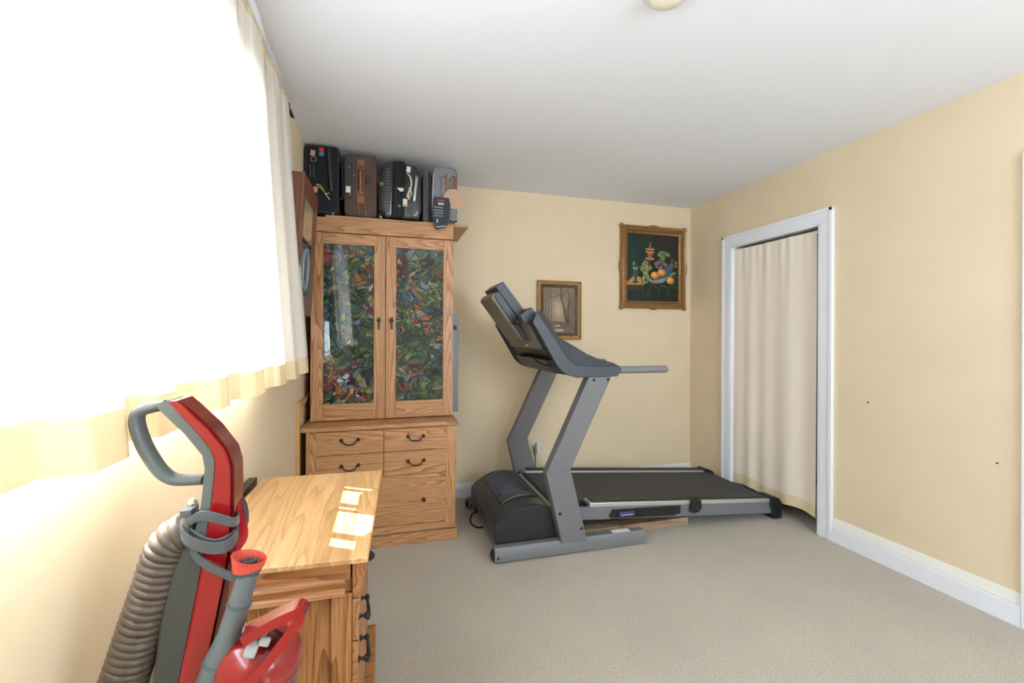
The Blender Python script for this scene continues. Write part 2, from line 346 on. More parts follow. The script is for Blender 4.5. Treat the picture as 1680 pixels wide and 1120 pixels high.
def closet_curtain():
    y0, y1 = 2.228, 2.952; xt = 2.715
    t = Thing('closet_curtain', 'plain cream cloth curtain hanging in the white door frame on the right wall', 'curtain', (xt, (y0+y1)/2, .09))
    ztop = 1.965
    def pos(y, z):
        u = (ztop-z)/ztop; g = math.sin(y*95)*.5+math.sin(y*61+2)*.5; f = math.sin(y*38+1.2*math.sin(y*9))*.6+math.sin(y*17+.6)*.6
        return Vector((xt+f*(.003+.006*u)+g*.004*max(0, 1-u*5)-.006*u, y+.0*u, z + (.012*math.sin(y*14)+.02*(y-2.6))*u))
    NY = 260
    def sheet(zs, off):
        m = MB(); G = [[m.bm.verts.new(pos(y0+(y1-y0)*j/NY, z)+Vector((off, 0, 0))) for j in range(NY+1)] for z in zs]
        for i in range(len(zs)-1):
            for j in range(NY): m.bm.faces.new([G[i][j], G[i][j+1], G[i+1][j+1], G[i+1][j]])
        return m
    sheet([ztop, 1.95, 1.92, 1.88, 1.8, 1.6, 1.3, 1.0, .7, .4, .2, .15, .10], 0).build('cloth', M_drape, t, smooth=80)
    sheet([.175, .15, .10], -.0015).build('hem', cloth_mat('hem_plain', (240, 220, 184), 0, .04), t, smooth=80); sheet([ztop, 1.955, 1.94, 1.92, 1.90], -.0015).build('header', M_drape, t, smooth=80)
    tag(MB().cyl((2.725, DY0+.012, 1.955), (2.725, DY1-.012, 1.955), .006).build('tension_rod', M_trim), 'thin white tension rod holding the closet curtain inside the door frame', 'curtain rod')
closet_curtain()

# ------------------------------------------------------------------ wood and iron
M_oakv = wood('oak_vertical', (148, 96, 54), (218, 168, 118), 'z', 15, 2.0)
M_oakh = wood('oak_horizontal', (148, 96, 54), (218, 168, 118), 'x', 15, 2.2)
M_oaky = wood('oak_depth', (148, 96, 54), (218, 168, 118), 'y', 15, 2.2)
M_dv = wood('oak_amber_vertical', (128, 76, 36), (192, 136, 82), 'z', 15, 2.2); M_dh = wood('oak_amber_horizontal', (128, 76, 36), (192, 136, 82), 'x', 15, 2.2); M_dy = wood('oak_amber_depth', (128, 76, 36), (196, 140, 88), 'y', 13, 2.0)
M_top = wood('oak_planks', (186, 136, 82), (222, 178, 122), 'y', 11, 2.2, rough=.3, planks=('X', .085))
M_iron = mat('black_iron', (22, 22, 24), .5)
def bail_pull(parent, c, along, out, sp, name='handle', s=1.0):
    c, along, out = Vector(c), Vector(along), Vector(out); m = MB(); e = out*.022*s
    for k in (-1, 1):
        p = c+along*sp/2*k
        m.lathe([(.0, 0), (.009*s, 0), (.0095*s, .002), (.005*s, .004), (.004*s, .014*s), (.0085*s, .017*s), (.009*s, .022*s), (.006*s, .026*s), (0, .027*s)], p, out, 14)
    dn = Vector((0, 0, -1)); a = sp/2
    path = [c-along*a*.9+e*.9, c-along*a*.78+e+dn*.006, c-along*a*.62+e*1.1+dn*.019*s, c-along*a*.35+e*1.15+dn*.024*s, c+e*1.2+dn*.0255*s, c+along*a*.35+e*1.15+dn*.024*s, c+along*a*.62+e*1.1+dn*.019*s, c+along*a*.78+e+dn*.006, c+along*a*.9+e*.9]
    m.tube(path, lambda t: .0028+.0016*math.sin(math.pi*t), 8, sub=4)
    return m.build(name, M_iron, parent)

# stained-glass film behind glossy glass
def stained():
    m = bpy.data.materials.new('stained_glass_film'); m.use_nodes = True; nt = m.node_tree; b = nt.nodes['Principled BSDF']; L = nt.links.new
    tc = nt.nodes.new('ShaderNodeTexCoord')
    dn = nt.nodes.new('ShaderNodeTexNoise'); dn.inputs['Scale'].default_value = 7; dn.inputs['Detail'].default_value = 2; L(tc.outputs['Object'], dn.inputs['Vector'])
    sc = nt.nodes.new('ShaderNodeVectorMath'); sc.operation = 'SCALE'; sc.inputs['Scale'].default_value = .16; L(dn.outputs['Color'], sc.inputs[0])
    ad = nt.nodes.new('ShaderNodeVectorMath'); ad.operation = 'ADD'; L(tc.outputs['Object'], ad.inputs[0]); L(sc.outputs[0], ad.inputs[1])
    mp = nt.nodes.new('ShaderNodeMapping'); mp.inputs['Scale'].default_value = (1, 0, 1); L(ad.outputs[0], mp.inputs[0])
    v = nt.nodes.new('ShaderNodeTexVoronoi'); v.inputs['Scale'].default_value = 36; L(mp.outputs[0], v.inputs['Vector'])
    ve = nt.nodes.new('ShaderNodeTexVoronoi'); ve.feature = 'DISTANCE_TO_EDGE'; ve.inputs['Scale'].default_value = 36; L(mp.outputs[0], ve.inputs['Vector'])
    v2 = nt.nodes.new('ShaderNodeTexVoronoi'); v2.inputs['Scale'].default_value = 11; L(mp.outputs[0], v2.inputs['Vector'])
    s1 = nt.nodes.new('ShaderNodeSeparateColor'); L(v.outputs['Color'], s1.inputs[0]); s2 = nt.nodes.new('ShaderNodeSeparateColor'); L(v2.outputs['Color'], s2.inputs[0])
    mx = nt.nodes.new('ShaderNodeMath'); mx.operation = 'MULTIPLY_ADD'; mx.inputs[1].default_value = .42; L(s1.outputs[0], mx.inputs[0])
    m3 = nt.nodes.new('ShaderNodeMath'); m3.operation = 'MULTIPLY'; m3.inputs[1].default_value = .62; L(s2.outputs[0], m3.inputs[0]); L(m3.outputs[0], mx.inputs[2])
    r = nt.nodes.new('ShaderNodeValToRGB'); cr = r.color_ramp; cr.interpolation = 'CONSTANT'
    pal = [(0, (28, 46, 50)), (.12, (44, 74, 58)), (.24, (70, 104, 72)), (.34, (60, 86, 104)), (.42, (96, 128, 88)), (.5, (104, 126, 138)), (.57, (134, 128, 84)), (.63, (52, 84, 66)), (.7, (150, 92, 64)), (.76, (168, 156, 122)), (.82, (132, 50, 56)), (.87, (84, 34, 66)), (.92, (170, 186, 188)), (.97, (40, 62, 84))]
    cr.elements[0].color = lin(pal[0][1]); cr.elements[1].position = pal[1][0]; cr.elements[1].color = lin(pal[1][1])
    for p, c in pal[2:]: e = cr.elements.new(p); e.color = lin(c)
    L(mx.outputs[0], r.inputs[0])
    hs = nt.nodes.new('ShaderNodeHueSaturation'); mr = nt.nodes.new('ShaderNodeMapRange'); mr.inputs['To Min'].default_value = .3; mr.inputs['To Max'].default_value = 1.05; L(s1.outputs[1], mr.inputs[0]); L(mr.outputs[0], hs.inputs['Value']); L(r.outputs[0], hs.inputs['Color'])
    ed = nt.nodes.new('ShaderNodeMapRange'); ed.inputs['From Min'].default_value = .02; ed.inputs['From Max'].default_value = .08; L(ve.outputs['Distance'], ed.inputs[0])
    mi = nt.nodes.new('ShaderNodeMix'); mi.data_type = 'RGBA'; mi.inputs[6].default_value = lin((8, 10, 12)); L(hs.outputs[0], mi.inputs[7]); L(ed.outputs[0], mi.inputs[0]); L(mi.outputs[2], b.inputs['Base Color'])
    b.inputs['Roughness'].default_value = .7; b.inputs['Specular IOR Level'].default_value = .2; b.inputs['Coat Weight'].default_value = 1; b.inputs['Coat Roughness'].default_value = .02; b.inputs['Coat IOR'].default_value = 1.5
    return m
M_stained = stained()

# ------------------------------------------------------------------ tall oak cabinet
CL, CRT, CF, HF, CB = -.440, .442, 2.778, 2.944, 3.40
cab = Thing('display_cabinet', 'tall light oak cabinet with stained glass doors above drawers, loaded with suitcases on top', 'cabinet', (0, 3.08, 0))
def zz(px, py, Y): return at(px, py, Y=Y).z
def xx(px, py, Y): return at(px, py, Y=Y).x
m = MB(); m.box(CL+.01, CRT-.005, CF+.02, CB, 0.0, .708); m.box(CL+.01, CL+.075, CF+.001, CF+.03, .075, .708); m.box(CRT-.07, CRT-.005, CF+.001, CF+.03, .075, .708)
m.build('lower_body', M_oakv, cab, bevel=.002)
m = MB(); m.box(CL-.015, CRT+.004, CF-.018, CB, 0, .068); m.box(CL-.010, CRT+.002, CF-.012, CB-.001, .073, .088); m.prism([(CL+.06, CF-.010, .088), (CL+.06, CF+.02, .118), (CL+.06, CF+.03, .088)], (CRT-CL-.11, 0, 0)); m.build('plinth', M_oakh, cab, bevel=.002)
m = MB(); m.box(CL-.016, CRT+.008, CF-.016, CB, .709, .735); m.build('countertop', M_oakh, cab, bevel=.004)
# drawers, cut where the photograph cuts them
fx0, fxm, fx1 = xx(518, 720, CF), xx(629.7, 720, CF), xx(732.3, 720, CF)
zr = [.705, zz(629.7, 741.8, CF), zz(629.7, 782, CF), .118]
for (a, b, zt, zb, hp) in ((fx0, fxm, zr[0], zr[1], (574, 725)), (fxm, fx1, zr[0], zr[1], (682, 718.5)), (fx0, fxm, zr[1], zr[2], (574.5, 767)), (fxm, fx1, zr[1], zr[2], (682.5, 758.5))):
    d = MB().box(a+.0015, b-.0015, CF-.002, CF+.02, zb+.0015, zt-.0015).build('drawer', M_oakh, cab, bevel=.0015)
    p = at(hp[0], hp[1]-4, Y=CF-.002); bail_pull(d, (p.x, CF-.002, p.z), (1, 0, 0), (0, -1, 0), .094)
d = MB().box(fx0+.0015, fx1-.0015, CF-.002, CF+.02, zr[3], zr[2]-.0015).build('lower_door', M_oakh, cab, bevel=.0015)
p = at(695, 818, Y=CF-.002); MB().lathe([(0, 0), (.009, 0), (.005, .006), (.005, .012), (.011, .016), (.011, .022), (0, .026)], (p.x, CF-.002, p.z), (0, -1, 0)).build('knob', M_iron, d)
# hutch
z0, z1 = .735, 1.995
m = MB(); m.box(CL+.008, CL+.028, HF+.02, CB, z0, z1); m.box(CRT-.02, CRT, HF+.02, CB, z0, z1); m.box(CL+.028, CRT-.02, CB-.02, CB, z0, z1); m.box(CL+.028, CRT-.02, HF+.02, CB-.02, 1.90, 1.995)
m.box(CL+.03, CRT-.02, HF+.1, CB-.02, z0, z0+.02)
m.build('hutch_body', M_oakv, cab, bevel=.0015)
zf = zz(743, 394, HF)
m = MB(); m.box(CL+.008, CRT-.0, HF-.004, HF+.02, zf+.002, 1.996); m.box(CL+.006, CRT+.002, HF-.008, HF-.004, zf+.002, zf+.008); m.build('cornice', M_oakh, cab, bevel=.002)
xm = xx(632.4, 500, HF)
def glass_door(xa, xb, gx0, gx1, gz0, gz1, kx, ky):
    za, zb = .741, zf-.003
    f = MB(); y0, y1 = HF-.002, HF+.02
    f.box(xa, gx0, y0, y1, za, zb); f.box(gx1, xb, y0, y1, za, zb)
    d = f.build('door', M_oakv, cab, bevel=.0015)
    for ra, rb in ((za, gz0), (gz1, zb)): MB().box(gx0+.0003, gx1-.0003, y0+.0006, y1, ra, rb).build('rail', M_oakh, d, bevel=.001)
    MB().box(gx0-.004, gx1+.004, HF+.009, HF+.013, gz0-.004, gz1+.004).build('stained_glass_pane', M_stained, d)
    p = at(kx, ky, Y=HF); m = MB(); m.box(p.x-.007, p.x+.007, y0-.002, y0, p.z-.058, p.z+.022); m.lathe([(0, 0), (.005, 0), (.005, .012), (.0135, .018), (.0135, .026), (0, .031)], (p.x, y0-.001, p.z), (0, -1, 0)); m.build('knob', mat('aged_brass', (70, 62, 50), .4, .8), d)
glass_door(CL+.009, xm-.0015, xx(530, 500, HF), xx(613.5, 500, HF), zz(613.5, 660.5, HF), zz(530, 399, HF)-.0, 621.5, 525.5)
glass_door(xm+.0015, CRT-.001, xx(650, 500, HF), xx(727, 500, HF), zz(650, 657.5, HF), zz(650, 406.5, HF), 642.5, 525.5)

m = MB(); m.box(-.352, .545, 2.95, 3.43, 1.9975, 2.013); tag(m.build('shelf_board', M_oakh, bevel=.002), 'loose oak board laid on top of the tall cabinet, sticking out at its right', 'shelf')
p = at(752, 515, Y=3.1)
t = Thing('folding_panel', 'grey framed panel resting on the cabinet counter edge, beside its stained glass doors', 'panel', (.475, 3.2, .7355))
m = MB(); x0, x1 = .4435, p.x
m.box(x0, x1, 3.1, 3.125, .7355, 1.42); m.box(x0, x1, 3.375, 3.399, .7355, 1.42); m.box(x0, x1, 3.125, 3.375, 1.395, 1.42); m.box(x0, x1, 3.125, 3.375, .7355, .765); m.build('frame', mat('grey_metal', (120, 124, 126), .45, .4), t, bevel=.003)
MB().box(x0+.01, x1-.01, 3.127, 3.373, .766, 1.393).build('panel', mat('grey_board', (96, 98, 100), .7), t)
MB().box(x0+.01, x1-.012, 3.094, 3.0995, 1.31, 1.34).build('catch', M_iron, t)
t = Thing('easel', 'pale wooden easel frame folded flat between the window wall and the tall cabinet', 'easel', (-.465, 3.0, 0))
m = MB(); x0, x1 = -.4745, -.457
m.box(x0, x1, 2.74, 2.775, 0, .885); m.box(x0, x1, 3.3, 3.335, 0, .885); m.box(x0, x1, 2.775, 3.3, .855, .885); m.box(x0, x1, 2.775, 3.3, .3, .33); m.build('frame', mat('pale_pine', (206, 160, 100), .5, noise=.12, nscale=12), t, bevel=.002)
# dark board behind the dresser
q = [at(386, 800, X=-.452), at(417, 782.5, X=-.452)]
m = MB(); m.prism([(-.470, q[0].y-.35, 0), (-.470, q[1].y, 0), (-.470, q[1].y, q[1].z), (-.470, q[0].y-.35, q[1].z)], (.028, 0, 0)); tag(m.build('dark_board', mat('dark_walnut', (62, 48, 40), .45, noise=.2, nscale=30), bevel=.002), 'dark brown board standing on edge between the dresser and the window wall', 'board')

# ------------------------------------------------------------------ dresser
dr = Thing('dresser', 'low oak dresser with black bail pulls below the window, sun patch on its top', 'dresser', (-.24, 1.425, 0))
dx0, dx1, dy0, dy1, zt = -.44, -.070, 1.093, 1.765, .76
ca, sa = math.cos(math.radians(-2.4)), math.sin(math.radians(-2.4))
def rot(x, y, cx=-.222, cy=1.418): return (cx+(x-cx)*ca-(y-cy)*sa, cy+(x-cx)*sa+(y-cy)*ca)
m = MB(); q = [rot(*p) for p in ((-.424, 1.08), (-.0185, 1.08), (-.0185, 1.756), (-.424, 1.756))]
m.prism([(x, y, zt-.014) for x, y in q], (0, 0, .014)); m.build('tabletop', M_top, dr, bevel=.003)
m = MB(); m.box(dx0+.03, dx1-.003, dy0+.006, dy1-.01, .6995, zt-.0145); m.build('frieze', M_dh, dr, bevel=.002)
for s, yb in ((-1, dy0+.008), (1, dy1-.012)):
    prof = [(0, .668), (.014, .668), (.021, .673), (.018, .681), (.009, .686), (.010, .694), (.016, .700), (.014, .707), (.006, .712), (0, .716)]
    m = MB(); m.loft([[(x, yb+s*a, z) for a, z in prof] for x in (dx0+.01, dx1-.014)]); m.build('moulding', M_dh, dr, smooth=50)
m = MB(); m.box(dx0+.004, dx1, dy0+.018, dy1-.018, .0, .699)
for y0, y1 in ((dy0+.006, dy0+.018), (dy1-.018, dy1-.006)):
    m.box(dx1-.045, dx1, y0, y1, .10, .667); m.box(dx0+.004, dx0+.05, y0, y1, .1, .667); m.box(dx0+.05, dx1-.045, y0, y1, .10, .15)
m.build('body', M_dv, dr, bevel=.002)
m = MB(); m.box(dx0, dx1+.045, dy0-.004, dy1+.004, 0.03, .17); m.box(dx0, dx1+.03, dy0, dy1, 0, .03); m.build('plinth', M_dh, dr, bevel=.003)
prev = []
for (a, b) in ((.655, .744), (.555, .651), (.455, .551), (.175, .451)):
    ys = ((dy0+.006, 1.26), (1.264, dy1-.006)); fx = dx1+.001
    for ya, yb in ys:
        fa = .014 if a < .6 else .016; fb = .014 if b < .6 else (.018 if b < .7 else .036)
        m = MB(); m.prism([(fx, ya, a), (fx+fa, ya, a), (fx+fb, ya, b), (fx, ya, b)], (0, yb-ya, 0)); d = m.build('drawer', M_dy, dr, bevel=.002)
        if ya > 1.2: continue
        yc = ya+.045; zc = {.655: .718, .555: .606, .455: .505, .175: .36}[a]
        if a == .655:
            MB().lathe([(0, 0), (.006, 0), (.005, .004), (.011, .008), (.012, .014), (.006, .022), (0, .024)], (fx+.026, yc+.012, .722), (1, 0, 0)).build('knob', M_iron, d)
        else:
            bail_pull(d, (fx+fa, yc, zc), (0, 1, 0), (1, 0, 0), .075, s=.85)

# ------------------------------------------------------------------ flat pictures: one mesh, raised paint layers
class Art:
    """paint layers laid over each other on a rectangle; local a (right) 0..1, b (up) 0..1"""
    def __init__(s, o, ax, ay, n): s.o, s.ax, s.ay, s.n = Vector(o), Vector(ax), Vector(ay), Vector(n).normalized(); s.m = MB(); s.mats = []; s.k = 0
    def P(s, a, b): return s.o+s.ax*a+s.ay*b+s.n*(.00012*s.k)
    def poly(s, m, pts):
        s.k += 1
        if m not in s.mats: s.mats.append(m)
        f = s.m.bm.faces.new([s.m.bm.verts.new(s.P(a, b)) for a, b in pts]); f.material_index = s.mats.index(m)
    def soft(s, name, c0, c1, a, b, ra, rb, k=9, n=24):
        for i in range(k):
            t = i/(k-1); f = 1-t*.8; s.ell(paint('%s_%d' % (name, i), tuple(c0[j]+(c1[j]-c0[j])*t for j in range(3)), .1, 20), a, b, ra*f, rb*f, n)
    def ell(s, m, a, b, ra, rb, n=16, r=0): s.poly(m, [(a+ra*math.cos(2*math.pi*i/n)*math.cos(r)-rb*math.sin(2*math.pi*i/n)*math.sin(r), b+ra*math.cos(2*math.pi*i/n)*math.sin(r)+rb*math.sin(2*math.pi*i/n)*math.cos(r)) for i in range(n)])
    def line(s, m, pts, w, w2=None):
        asp = s.ax.length/s.ay.length
        for i in range(len(pts)-1):
            (a, b), (c, d) = pts[i], pts[i+1]; dx, dy = (c-a)*asp, d-b; L = math.hypot(dx, dy) or 1; t = i/(len(pts)-1)
            w0 = w+((w2 if w2 is not None else w)-w)*t; w1 = w+((w2 if w2 is not None else w)-w)*(t+1/(len(pts)-1)); nx, ny = -dy/L/asp, dx/L
            s.poly(m, [(a+nx*w0, b+ny*w0), (a-nx*w0, b-ny*w0), (c-nx*w1, d-ny*w1), (c+nx*w1, d+ny*w1)])
    def build(s, name, parent, **k):
        me = s.m; o = me.build(name, s.mats, parent, smooth=0, **k); return o
def paint(name, c, nz=.25, sc=40): return mat('paint_'+name, c, .55, noise=nz, nscale=sc)

def picture_frame(t, x0, x1, z0, z1, prof, m, name='frame', tw=None, orn=None):
    """mitred frame on the back wall; prof = (inward offset, height off the wall)"""
    mb = MB(); rings = []
    corners = [(x0, z0, 1, 1), (x1, z0, -1, 1), (x1, z1, -1, -1), (x0, z1, 1, -1)]
    for x, z, sx, sz in corners: rings.append([(x+sx*a, YB-.002-h, z+sz*a) for a, h in prof])
    mb.loft(rings, cap=False, closed=True)
    if orn: orn(mb)
    return mb.build(name, m, t, smooth=50)
M_gilt = mat('aged_gilt', (158, 118, 70), .38, .35, noise=.3, nscale=60, bump=.3, bscale=120)
M_gilt2 = mat('gilt_dark', (120, 88, 50), .45, .3, noise=.45, nscale=90, bump=.8, bscale=150)

def still_life():
    pts = [at(1021, 367, Y=3.42), at(1127, 376, Y=3.42), at(1124, 507, Y=3.42), at(1018, 505, Y=3.42)]
    x0, x1, z0, z1 = (pts[0].x+pts[3].x)/2, (pts[1].x+pts[2].x)/2, (pts[2].z+pts[3].z)/2, (pts[0].z+pts[1].z)/2
    t = Thing('still_life_painting', 'painting of fruit and a gold goblet in a wide gilt frame on the back wall', 'painting', ((x0+x1)/2, YB, z0))
    def orn(mb):
        for (x, z, rx, rz) in (((x0+x1)/2, z1+.002, .05, .012), ((x0+x1)/2, z0-.002, .04, .008), (x1+.002, (z0+z1)/2, .012, .06), (x0-.002, (z0+z1)/2, .012, .06), (x0+.008, z1-.008, .022, .022), (x1-.008, z1-.008, .022, .022), (x0+.008, z0+.008, .022, .022), (x1-.008, z0+.008, .022, .022)):
            mb.ell((x, YB-.02, z), rx, .016, rz)
    picture_frame(t, x0, x1, z0, z1, [(0, 0), (0, .028), (.008, .036), (.014, .032), (.020, .018), (.026, .020), (.033, .036), (.040, .036), (.045, .020), (.050, .016), (.056, .024), (.062, .020), (.068, .012), (.068, 0)], M_gilt, orn=orn)
    i = .066; A = Art((x0+i, YB-.010, z0+i), (x1-x0-2*i, 0, 0), (0, 0, z1-z0-2*i), (0, -1, 0))
    bg = paint('deep_green', (22, 44, 38), .35, 8); A.poly(bg, [(0, 0), (1, 0), (1, 1), (0, 1)])
    A.poly(paint('umber', (38, 32, 24), .3, 9), [(.45, 1), (1, 1), (1, .3), (.75, .32), (.5, .55)])
    A.poly(paint('teal_shadow', (14, 36, 34), .3, 9), [(0, 0), (.35, 0), (.35, .18), (0, .18)])
    A.poly(paint('dark_cloth', (16, 34, 22), .4, 14), [(.33, 0), (1, 0), (1, .27), (.33, .24)])
    A.poly(paint('table_brown', (60, 42, 30)), [(0, .155), (.33, .165), (.33, .235), (0, .235)])
    ta = paint('table_ochre', (182, 142, 66), .2); A.poly(ta, [(0, .235), (.33, .24), (.36, .33), (.14, .38), (0, .27)])
    A.poly(paint('table_brown', (60, 42, 30)), [(0, .27), (.13, .38), (0, .36)])
    # wine glass
    gl = paint('glass_grey', (112, 128, 116)); gd = paint('glass_dark', (40, 60, 54)); hi = paint('highlight', (236, 232, 204), .05)
    A.ell(gd, .16, .53, .06, .055); A.poly(paint('wine', (140, 146, 92)), [(.1, .50), (.22, .50), (.19, .455), (.13, .455)]); A.line(gl, [(.1, .50), (.22, .49)], .004); A.line(hi, [(.13, .58), (.125, .53)], .006)
    A.poly(gd, [(.12, .45), (.2, .45), (.195, .30), (.23, .27), (.10, .27), (.135, .30)]); A.line(gl, [(.135, .44), (.14, .3)], .006); A.line(gl, [(.185, .44), (.185, .3)], .004); A.ell(gd, .165, .275, .06, .014)
    # goblet
    go = paint('gold_shadow', (122, 66, 30)); gh = paint('gold_light', (222, 164, 108), .15)
    A.poly(go, [(.395, .60), (.47, .60), (.50, .63), (.45, .66), (.46, .72), (.50, .74), (.50, .79), (.46, .82), (.44, .88), (.432, .82), (.37, .79), (.37, .74), (.41, .72), (.415, .66), (.37, .63)])
    for b in (.775, .73, .635):
        for k in range(4): A.ell(gh, .375+.042*k, b, .018, .013)
    for a in (.40, .435, .47): A.line(gh, [(a, .715), (a, .655)], .004)
    A.line(gh, [(.437, .8), (.437, .875)], .006)
    # leaves
    lf = paint('leaf', (104, 134, 84), .3, 30); ld = paint('leaf_dark', (52, 78, 44), .3, 30)
    A.ell(lf, .64, .72, .07, .036, r=.5); A.ell(lf, .76, .715, .075, .032, r=-.3); A.ell(lf, .68, .655, .05, .05); A.line(ld, [(.68, .735), (.68, .62)], .003); A.line(ld, [(.68, .7), (.76, .72)], .003); A.line(ld, [(.68, .7), (.62, .73)], .003)
    A.ell(ld, .88, .62, .05, .03); A.line(ld, [(.76, .61), (.88, .63), (.98, .58)], .004)
    for a, b in ((.86, .565), (.95, .59), (.94, .54)): A.ell(paint('berry', (168, 106, 80)), a, b, .028, .02)
    # dish
    di = paint('dish_blue', (132, 160, 164), .15); dd = paint('dish_shadow', (66, 96, 110), .2)
    A.ell(dd, .80, .50, .10, .05, r=.4); A.ell(di, .66, .37, .26, .065, r=.26); A.ell(dd, .67, .39, .23, .045, r=.26); A.ell(di, .60, .30, .15, .025, r=.1)
    rr = random.Random(5); g1, g2, g3 = paint('grape_green', (118, 124, 66)), paint('grape_light', (206, 206, 140)), paint('grape_shadow', (62, 70, 34))
    def grapes(ca, cb, ra, rb, n, c1, c2, c3):
        A.ell(c3, ca, cb, ra*1.1, rb*1.05)
        for _ in range(n):
            th, q = rr.uniform(0, 6.28), math.sqrt(rr.random()); a, b = ca+ra*q*math.cos(th), cb+rb*q*math.sin(th); A.ell(c1, a, b, .026, .019, 10); A.ell(c2, a-.006, b+.005, .011, .008, 8)
    grapes(.35, .50, .11, .08, 34, g1, g2, g3); grapes(.34, .345, .06, .075, 20, g1, g2, g3)
    grapes(.62, .54, .13, .05, 30, paint('grape_purple', (98, 80, 92)), paint('grape_lilac', (196, 180, 198)), paint('grape_black', (44, 30, 38)))
    ye, yo, yd = paint('peach_yellow', (222, 176, 62), .15), paint('peach_orange', (206, 126, 52), .15), paint('peach_shadow', (130, 70, 40))
    for a, b, r in ((.50, .385, .082), (.63, .43, .082), (.80, .315, .08)): A.ell(yd, a+.008, b-.006, r, r*.68); A.ell(yo, a, b, r*.95, r*.65); A.soft('peach', (208, 132, 54), (232, 196, 96), a-.012, b+.008, r*.8, r*.55, 6)
    A.ell(lf, .84, .405, .08, .025, r=.4); A.ell(ld, .88, .38, .05, .018, r=-.4)
    for a in (.49, .55): A.ell(paint('berry', (168, 106, 80)), a, .275, .028, .018)
    fo = paint('fold_green', (84, 118, 52), .3)
    for a in (.37, .57, .75): A.line(fo, [(a+.16, .20), (a+.12, .235), (a+.05, .235), (a+.01, .18), (a-.02, .06)], .005, .002); A.line(paint('dark_fold', (30, 56, 30)), [(a+.02, .22), (a+.05, .1), (a+.04, .02)], .006, .002)
    A.line(lf, [(.30, .62), (.34, .56)], .005); A.line(lf, [(.56, .62), (.62, .58)], .005)
    A.build('canvas', t)
still_life()

def forest():
    P = [at(882, 459, Y=3.43), at(954, 462, Y=3.43), at(953, 557, Y=3.43)]
    x0, x1, z0, z1 = P[0].x, P[1].x, P[2].z, (P[0].z+P[1].z)/2
    t = Thing('forest_painting', 'small brown painting of bare trees in a gilt frame, behind the treadmill console', 'painting', ((x0+x1)/2, YB, z0))
    def orn(mb):
        n = 34
        for k in range(n):
            z = z0+.008+(z1-z0-.016)*k/(n-1)
            for x in (x0+.008, x1-.008): mb.ell((x, YB-.024, z), .0085, .007, .006, 8, 5)
        n = 26
        for k in range(n):
            x = x0+.008+(x1-x0-.016)*k/(n-1)
            for z in (z0+.008, z1-.008): mb.ell((x, YB-.024, z), .006, .007, .0085, 8, 5)
    picture_frame(t, x0, x1, z0, z1, [(0, 0), (0, .022), (.016, .024), (.018, .016), (.026, .014), (.032, .020), (.036, .014), (.036, 0)], mat('gilt_bead', (172, 130, 76), .42, .3, noise=.35, nscale=70), orn=orn)
    picture_frame(t, x0+.034, x1-.034, z0+.034, z1-.034, [(0, 0), (0, .016), (.008, .012), (.022, .008), (.022, 0)], mat('dark_slip', (74, 56, 38), .5, noise=.2), name='liner')
    i = .055; A = Art((x0+i, YB-.007, z0+i), (x1-x0-2*i, 0, 0), (0, 0, z1-z0-2*i), (0, -1, 0)); rr = random.Random(8)
    A.poly(paint('haze_brown', (140, 120, 96), .28, 14), [(0, 0), (1, 0), (1, 1), (0, 1)])
    A.soft('haze', (144, 124, 100), (196, 172, 142), .48, .52, .34, .42)
    A.poly(paint('ground_brown', (116, 96, 74), .35, 30), [(0, 0), (1, 0), (1, .24), (.7, .22), (.4, .27), (0, .24)])
    A.ell(paint('path_light', (176, 156, 132), .25, 30), .5, .06, .18, .035); A.ell(paint('path_light', (176, 156, 132), .25, 30), .45, .16, .1, .02)
    tr, tl = paint('trunk', (84, 68, 54)), paint('twig', (106, 90, 72))
    for x in (.07, .16, .25, .86, .93): A.line(tl, [(x, .22), (x+.01, .6), (x-.01, .98)], .010, .003)
    A.line(tr, [(.80, .20), (.78, .45), (.82, .7), (.79, .95)], .022, .006); A.line(tr, [(.76, .2), (.70, .40), (.62, .65), (.56, .80), (.54, .99)], .028, .009)
    A.line(tr, [(.60, .78), (.48, .83), (.34, .78), (.2, .80)], .010, .003); A.line(tr, [(.68, .45), (.78, .62), (.84, .72)], .010, .004); A.line(tr, [(.57, .82), (.7, .9), (.78, .97)], .008, .003); A.line(tr, [(.44, .82), (.40, .9), (.32, .95)], .006, .002)
    for _ in range(60):
        a, b = rr.random(), rr.uniform(.25, .95); l = rr.uniform(.05, .14); th = rr.uniform(.3, 2.8); A.line(tl, [(a, b), (min(1, max(0, a+l*math.cos(th))), min(1, b+l*math.sin(th)))], .0025, .001)
    A.build('canvas', t)
forest()

